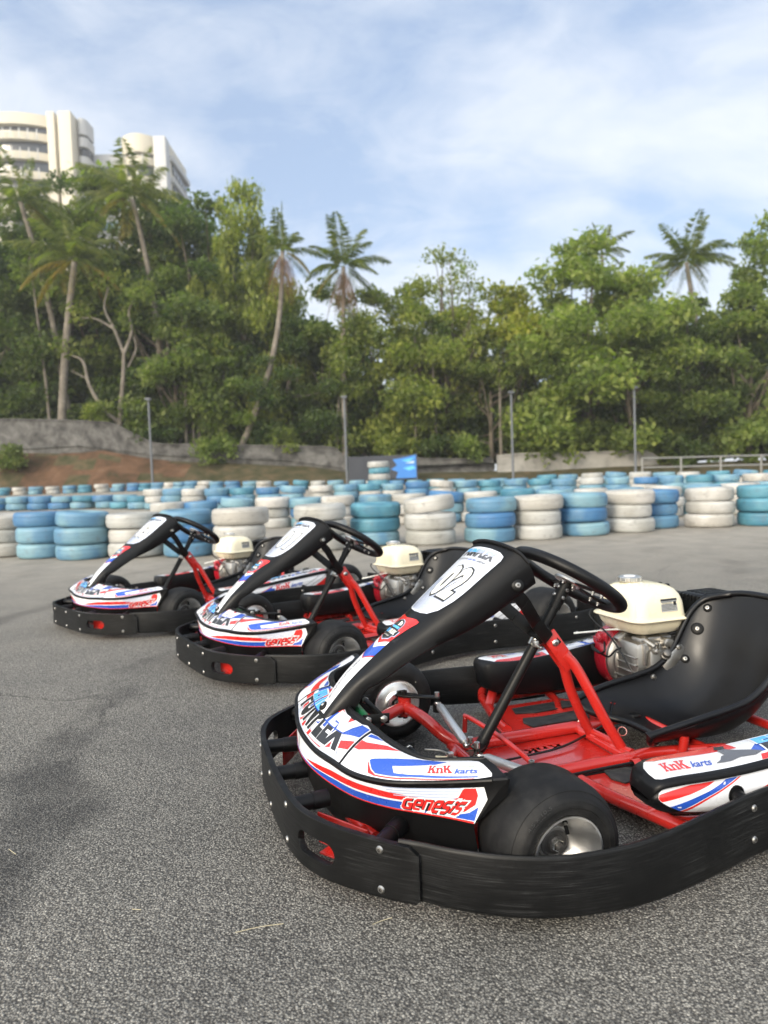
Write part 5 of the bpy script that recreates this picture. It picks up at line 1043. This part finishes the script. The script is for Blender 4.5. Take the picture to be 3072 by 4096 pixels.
# ------ bushes at the walls and on the bank
rs = np.random.RandomState(5); bm_ = [quad_mesh('foliage', leaves(np.random.RandomState(90+k), [((rs.uniform(-.9,.9), rs.uniform(-.5,.5), rs.uniform(.3,1.4)), rs.uniform(.4,.75)) for _ in range(9)], 330, .13, .15), mt) for k, mt in enumerate(('leaf_mid','leaf_bright','leaf_dark'))]
BUSH = [(-20.3,38.6,2.2,0,1.0,'dark green bush on the brown soil bank at the left'),(-21.8,37.4,1.0,2,.5,'low dark weed patch on the bank at the left edge'),(-16.3,40.9,4.6,1,.9,'small bright bush growing on top of the tall wall'),(-9.2,39.9,2.0,1,1.0,'pale shrub hanging in front of the wall below the leaning palm'),(-5.5,40.9,2.6,0,1.1,'dark shrub spilling over the wall left of the second lamp post'),(1.2,41.2,1.9,1,1.0,'yellow green shrub behind the dark banner'),(5.2,41.0,1.6,1,1.1,'bright shrub above the brown stained wall'),(9.5,41.2,2.0,2,1.3,'dark shrub behind the pale wall'),(13.2,41.0,1.8,0,1.4,'shrub behind the right half of the pale wall'),(17.3,40.2,.9,2,1.5,'dark bush behind the left end of the railing'),(20.2,40,1.0,1,1.6,'bright leafy bush behind the railing'),(23.4,39.5,1.0,0,1.6,'leafy bush behind the railing at the right edge'),(11.2,41.2,1.9,1,1.2,'bright shrub behind the middle of the pale wall'),(-12.9,41,3.0,2,1.0,'dark shrub at the foot of the sloping wall end'),(15.8,41.2,1.2,0,1.3,'mid green shrub at the right end of the pale wall'),(3.1,41.2,1.8,2,1.2,'dark shrub right of the banner')]
for x, y, z, k, s, lb in BUSH: o = bpy.data.objects.new('bush', bm_[k]); COL.objects.link(o); o.location = (x, y, z-.2); o.scale = (s,s,s*.9); o.rotation_euler.z = rt.uniform(0,6.28); tag(o, lb, 'bush', 'bushes along the walls and bank')
# ------ the wood behind that reads as one mass
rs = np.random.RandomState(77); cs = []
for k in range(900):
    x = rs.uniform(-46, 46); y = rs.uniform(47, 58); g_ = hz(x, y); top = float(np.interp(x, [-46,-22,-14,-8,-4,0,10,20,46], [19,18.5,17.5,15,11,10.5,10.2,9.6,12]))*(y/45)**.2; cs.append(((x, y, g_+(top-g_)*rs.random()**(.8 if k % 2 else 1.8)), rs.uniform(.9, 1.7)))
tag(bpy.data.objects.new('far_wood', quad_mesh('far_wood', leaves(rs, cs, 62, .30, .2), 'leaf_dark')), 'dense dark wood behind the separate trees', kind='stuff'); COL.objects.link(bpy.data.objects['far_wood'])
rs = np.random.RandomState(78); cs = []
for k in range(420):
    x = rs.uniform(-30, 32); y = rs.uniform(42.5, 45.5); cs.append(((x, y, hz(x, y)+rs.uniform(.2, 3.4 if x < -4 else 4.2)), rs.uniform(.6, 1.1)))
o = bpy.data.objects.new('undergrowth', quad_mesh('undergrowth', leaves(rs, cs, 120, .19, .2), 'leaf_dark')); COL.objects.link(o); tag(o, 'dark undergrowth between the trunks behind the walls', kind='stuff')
# ---------------------------------------------------------------- the white tower block on the hill
simple('render_cream', (.49,.45,.36), .8, dust=.1); simple('render_white', (.40,.40,.395), .8, dust=.1); simple('window_dark', (.03,.035,.042), .15); simple('window_teal', (.03,.10,.11), .15); simple('rail_dark', (.10,.10,.10), .5)
bld = empty('apartment_building', (-60, 128, 30))
def curved(x0, x1, y0, bulge, z0, z1, mat, th=6, n=18):
    mb = MB(); secs = []
    for i in range(n+1):
        f = i/n; x = x0+(x1-x0)*f; y = y0-bulge*math.sin(math.pi*f)**.8; secs.append([(x,y,z0),(x,y,z1),(x,y0+th,z1),(x,y0+th,z0)])
    mb.grid(secs, mat, cv=True); mb.add(secs[0], [(0,1,2,3)], mat); mb.add(secs[-1], [(3,2,1,0)], mat); return mb
def rel(mb, name, par=bld, smooth=True):
    mb.v = [(p[0]+60, p[1]-128, p[2]-30) for p in mb.v]; return mb.build(name, par, 30, smooth)
# left tower: curved cream balcony stack, two lift shafts, narrow right-hand stack
mb = MB(); mb.box((-62.7,133.0,48), (18.6,4,39), 'render_cream', .05); mb.box((-57.05,130.2,48.4), (1.35,2.4,39.6), 'render_cream', .05); mb.box((-54.45,130.4,48.3), (2.3,3.4,39.4), 'render_cream', .05); rel(mb, 'wall')
for k, z in enumerate((68.0,64.7,61.3,57.9,54.5,51.1)):
    top = k == 0
    rel(curved(-72,-57.9,130.4,2.2,z-(2.0 if top else 1.35),z,'render_cream',3), 'balcony_parapet'); rel(curved(-71.5,-58.0,131.0,1.6,z-3.4,z-1.2,'window_dark',2), 'window')
    rel(curved(-53.4,-51.6,131.8,.9,z-(2.6 if top else 1.5)-.4,z-.2,'render_white',3), 'balcony_parapet'); rel(curved(-53.3,-51.8,132.2,.6,z-3.6,z-1.6,'window_dark',2.5), 'window')
mb = MB(); mb.box((-50.6,138.5,45.8), (6.4,5,35.6), 'render_white', .05); rel(mb, 'wall')
for z in (62.4,59.0,55.6,52.2): mb = MB(); mb.box((-50.6,135.9,z-2.0), (6.0,.3,1.5), 'window_dark' if z > 58 else 'window_teal', .02); rel(mb, 'window')
# right tower: curved front, white return wall with balconies running back
mb = MB(); mb.box((-41.8,140,46.2), (8.0,13.6,37.2), 'render_cream', .05); mb.box((-38.6,132.9,46.0), (2.2,2.6,37.0), 'render_white', .05); rel(mb, 'wall')
for k, z in enumerate((64.9,61.0,57.4,53.8,50.2)):
    rel(curved(-45.9,-39.8,133.0,1.9,z-(3.2 if k == 0 else 1.4),z,'render_cream',2), 'balcony_parapet'); rel(curved(-45.7,-39.8,133.6,1.3,z-4.6,z-1.3,'window_dark',1.5), 'window')
    mb = MB(); mb.box((-37.7,141,z-4.4), (.3,9.5,1.7), 'window_dark', .02); rel(mb, 'window'); mb = MB(); mb.box((-37.5,141,z-2.9), (.7,12,1.0), 'render_white', .05); rel(mb, 'balcony_slab')
mb = MB()
for z in (66.6,63.2,59.8,56.4):
    for x in np.linspace(-70.5,-59.3,9): mb.box((x,129.05-1.5*math.sin(math.pi*min(max((x+71.5)/13.5,0),1))**.8,z-2.6), (.16,.10,1.9), 'render_white', .01)
for z in (62.0,58.2,54.6): 
    for x in np.linspace(-45.0,-40.6,5): mb.box((x,132.3-1.1*math.sin(math.pi*min(max((x+45.7)/5.9,0),1))**.8,z-1.6), (.14,.10,2.0), 'render_white', .01)
    for y in (137,139,141,143,145): mb.box((-37.52,y,z+1.1), (.10,.14,1.7), 'render_white', .01)
rel(mb, 'window_frames')
mb = MB()
for x,z in ((-68,66.3),(-64.4,62.9),(-61.5,59.6),(-66,59.5)): mb.box((x,127.9-.6,z-3.0), (.8,.4,.55), 'label_gray', .03)
rel(mb, 'air_conditioners')
tag(bld, 'white and cream tower block with curved balconies on the hill', 'building')
CLX, CLY, EXPOSURE, HAZE = 4.3, 1.4, 1.1, .0009
# ---------------------------------------------------------------- karts on the asphalt
k1 = make_kart('02')
def place(k, x, y, deg): k.location = (x, y, 0); k.rotation_euler = (0, 0, math.radians(deg))
def renumber(k, txt):
    pan = next(c for c in kids(k) if c.name.startswith('front_panel')); old = next(c for c in kids(pan) if c.name.startswith('race_number'))
    mb = MB(); text_on(mb, S_panel, 'digits', (6.78,-.42), (6.78,.72), (8.14,-.42), 3, txt=txt); n = mb.build('race_number', pan, 30); bpy.data.objects.remove(old)
place(k1, .1411, 1.9006, 198.229)
k2 = copy_tree(k1); renumber(k2, '01'); place(k2, -.5123, 3.4429, 212.289)
k3 = copy_tree(k1); renumber(k3, '03'); place(k3, -1.5795, 4.5143, 224.184)
G = 'rental go-karts parked in a row'
tag(k1, 'red framed go-kart numbered 02, nearest to the camera', 'go-kart', G); tag(k2, 'red framed go-kart numbered 01, between the two others', 'go-kart', G); tag(k3, 'red framed go-kart farthest away, closest to the tyre wall', 'go-kart', G)
# bits of dry straw and a fallen leaf on the asphalt
simple('straw', (.36,.32,.22), .7)
for pts, lb in (([(-.935,1.665),(-.92,1.652),(-.905,1.640)], 'short pale straw on the asphalt near the left edge'), ([(-.315,1.318),(-.27,1.333),(-.225,1.340)], 'long pale straw on the asphalt below the nearest kart nose'), ([(-.05,1.328),(-.03,1.340),(-.012,1.347)], 'bent straw on the asphalt under the bumper corner'), ([(-.02,1.475),(.01,1.478),(.03,1.474)], 'small straw close to the edge of the front bumper'), ([(-.545,1.405),(-.525,1.402)], 'tiny white straw between the left edge and the nearest kart')):
    mb = MB(); mb.tube([(x, y, .0035) for x, y in pts], .0008, 'straw', 6, smooth=3); tag(mb.build('dry_straw'), lb, 'straw', 'bits of dry straw on the asphalt')

# thin warm haze that pales the wood and the towers
hm_ = bpy.data.materials.new('haze_air'); hm_.use_nodes = True; t = hm_.node_tree; t.nodes.clear(); ho = t.nodes.new('ShaderNodeOutputMaterial'); pv = t.nodes.new('ShaderNodeVolumePrincipled'); pv.inputs['Color'].default_value = (.93,.94,.95,1); pv.inputs['Density'].default_value = HAZE; pv.inputs['Anisotropy'].default_value = .2; t.links.new(pv.outputs[0], ho.inputs['Volume'])
bm = bmesh.new(); bmesh.ops.create_cube(bm, size=1.0); me = bpy.data.meshes.new('haze'); bm.to_mesh(me); bm.free(); me.materials.append(hm_); hz_o = bpy.data.objects.new('haze', me); hz_o.scale = (420,300,85); hz_o.location = (0,85,85/2-2.0); COL.objects.link(hz_o); tag(hz_o, 'thin pale haze over the track and the wood', kind='stuff')
# ---------------------------------------------------------------- sky, sun, camera
SUN_EL, SUN_AZ = math.radians(24), math.radians(215)      # azimuth clockwise from +Y seen from above: low behind the camera, to the left
w = bpy.data.worlds.new('World'); SC.world = w; w.use_nodes = True; t = w.node_tree; t.nodes.clear()
out = t.nodes.new('ShaderNodeOutputWorld'); bg = t.nodes.new('ShaderNodeBackground'); t.links.new(bg.outputs[0], out.inputs[0]); bg.inputs[1].default_value = .105
sky = t.nodes.new('ShaderNodeTexSky'); sky.sky_type = 'NISHITA'; sky.sun_disc = False; sky.sun_elevation = SUN_EL; sky.sun_rotation = SUN_AZ; sky.air_density = 1.0; sky.dust_density = 1.2; sky.ozone_density = 1.6
tc = t.nodes.new('ShaderNodeTexCoord'); sp = t.nodes.new('ShaderNodeSeparateXYZ'); t.links.new(tc.outputs['Generated'], sp.inputs[0])
def mth(op, a, b=None, c=None):
    n = t.nodes.new('ShaderNodeMath'); n.operation = op
    for i, s in enumerate((a, b, c)):
        if s is None: continue
        if isinstance(s, (int, float)): n.inputs[i].default_value = s
        else: t.links.new(s, n.inputs[i])
    return n.outputs[0]
zz = mth('ADD', mth('MAXIMUM', sp.outputs['Z'], 0), .22); cb = t.nodes.new('ShaderNodeCombineXYZ')
t.links.new(mth('DIVIDE', sp.outputs['X'], zz), cb.inputs[0]); t.links.new(mth('DIVIDE', sp.outputs['Y'], zz), cb.inputs[1])
mp = t.nodes.new('ShaderNodeMapping'); mp.inputs['Location'].default_value = (CLX, CLY, 0); mp.inputs['Rotation'].default_value = (0,0,math.radians(-28)); mp.inputs['Scale'].default_value = (1.0,1.5,1); t.links.new(cb.outputs[0], mp.inputs[0])
n1 = noise_tex(t, mp.outputs[0], 1.05, 9, .56, .5); n2 = noise_tex(t, mp.outputs[0], 4.2, 8, .62, 1.2)
cov = mth('ADD', mth('MULTIPLY', n1, .80), mth('MULTIPLY', n2, .20))
hor = t.nodes.new('ShaderNodeMapRange'); t.links.new(sp.outputs['Z'], hor.inputs[0]); hor.inputs[1].default_value = .02; hor.inputs[2].default_value = .42; hor.inputs[3].default_value = .12; hor.inputs[4].default_value = 0
cov = mth('ADD', cov, hor.outputs[0])
cl = ramp(t, cov, [(.40, (0,0,0)), (.54, (.52,)*3), (.72, (.95,)*3)])
base = mixc(t, .55, sky.outputs[0], (2.2,2.85,4.0,1))
c = mixc(t, cl.outputs[0], base, (5.0,5.15,5.35,1)); # the air is brighter and warmer on the sun's side
sdv = (math.sin(SUN_AZ)*math.cos(SUN_EL), math.cos(SUN_AZ)*math.cos(SUN_EL), math.sin(SUN_EL))
dt = t.nodes.new('ShaderNodeVectorMath'); dt.operation = 'DOT_PRODUCT'; t.links.new(tc.outputs['Generated'], dt.inputs[0]); dt.inputs[1].default_value = sdv
gl = t.nodes.new('ShaderNodeMapRange'); gl.interpolation_type = 'SMOOTHSTEP'; t.links.new(dt.outputs['Value'], gl.inputs[0]); gl.inputs[1].default_value = -.25; gl.inputs[2].default_value = 1.0; gl.inputs[3].default_value = 0; gl.inputs[4].default_value = 1
sc_ = t.nodes.new('ShaderNodeMix'); sc_.data_type = 'RGBA'; t.links.new(gl.outputs[0], sc_.inputs[0]); sc_.inputs[6].default_value = (1,1,1,1); sc_.inputs[7].default_value = (3.1,2.85,2.45,1)
c = mixc(t, 1.0, c, sc_.outputs[2], 'MULTIPLY'); t.links.new(c, bg.inputs[0])
sl = bpy.data.lights.new('sun', 'SUN'); sl.energy = 1.7; sl.angle = math.radians(16); sl.color = (1.0,.90,.74); so = bpy.data.objects.new('sun', sl); COL.objects.link(so)
d = Vector((math.sin(SUN_AZ)*math.cos(SUN_EL), math.cos(SUN_AZ)*math.cos(SUN_EL), math.sin(SUN_EL))); so.rotation_euler = d.to_track_quat('Z', 'Y').to_euler(); so.location = (-10,-20,30)
cam = bpy.data.cameras.new('camera'); co = bpy.data.objects.new('camera', cam); COL.objects.link(co); SC.camera = co
cam.sensor_fit = 'VERTICAL'; cam.sensor_height = 34.86; cam.lens = 34.86*2819.94/4096; cam.clip_start = .05; cam.clip_end = 600
co.matrix_world = Matrix.Translation((0,0,.86772)) @ Matrix.Rotation(math.radians(90-2.76767), 4, 'X') @ Matrix.Rotation(math.radians(-2.01566), 4, 'Z')
cam.dof.use_dof = True; cam.dof.focus_distance = 1.75; cam.dof.aperture_fstop = 3.3
SC.view_settings.view_transform = 'Standard'; SC.view_settings.look = 'None'; SC.view_settings.exposure = EXPOSURE; SC.view_settings.gamma = 1
SC.cycles.use_denoising = True; SC.cycles.max_bounces = 8; SC.cycles.transparent_max_bounces = 8
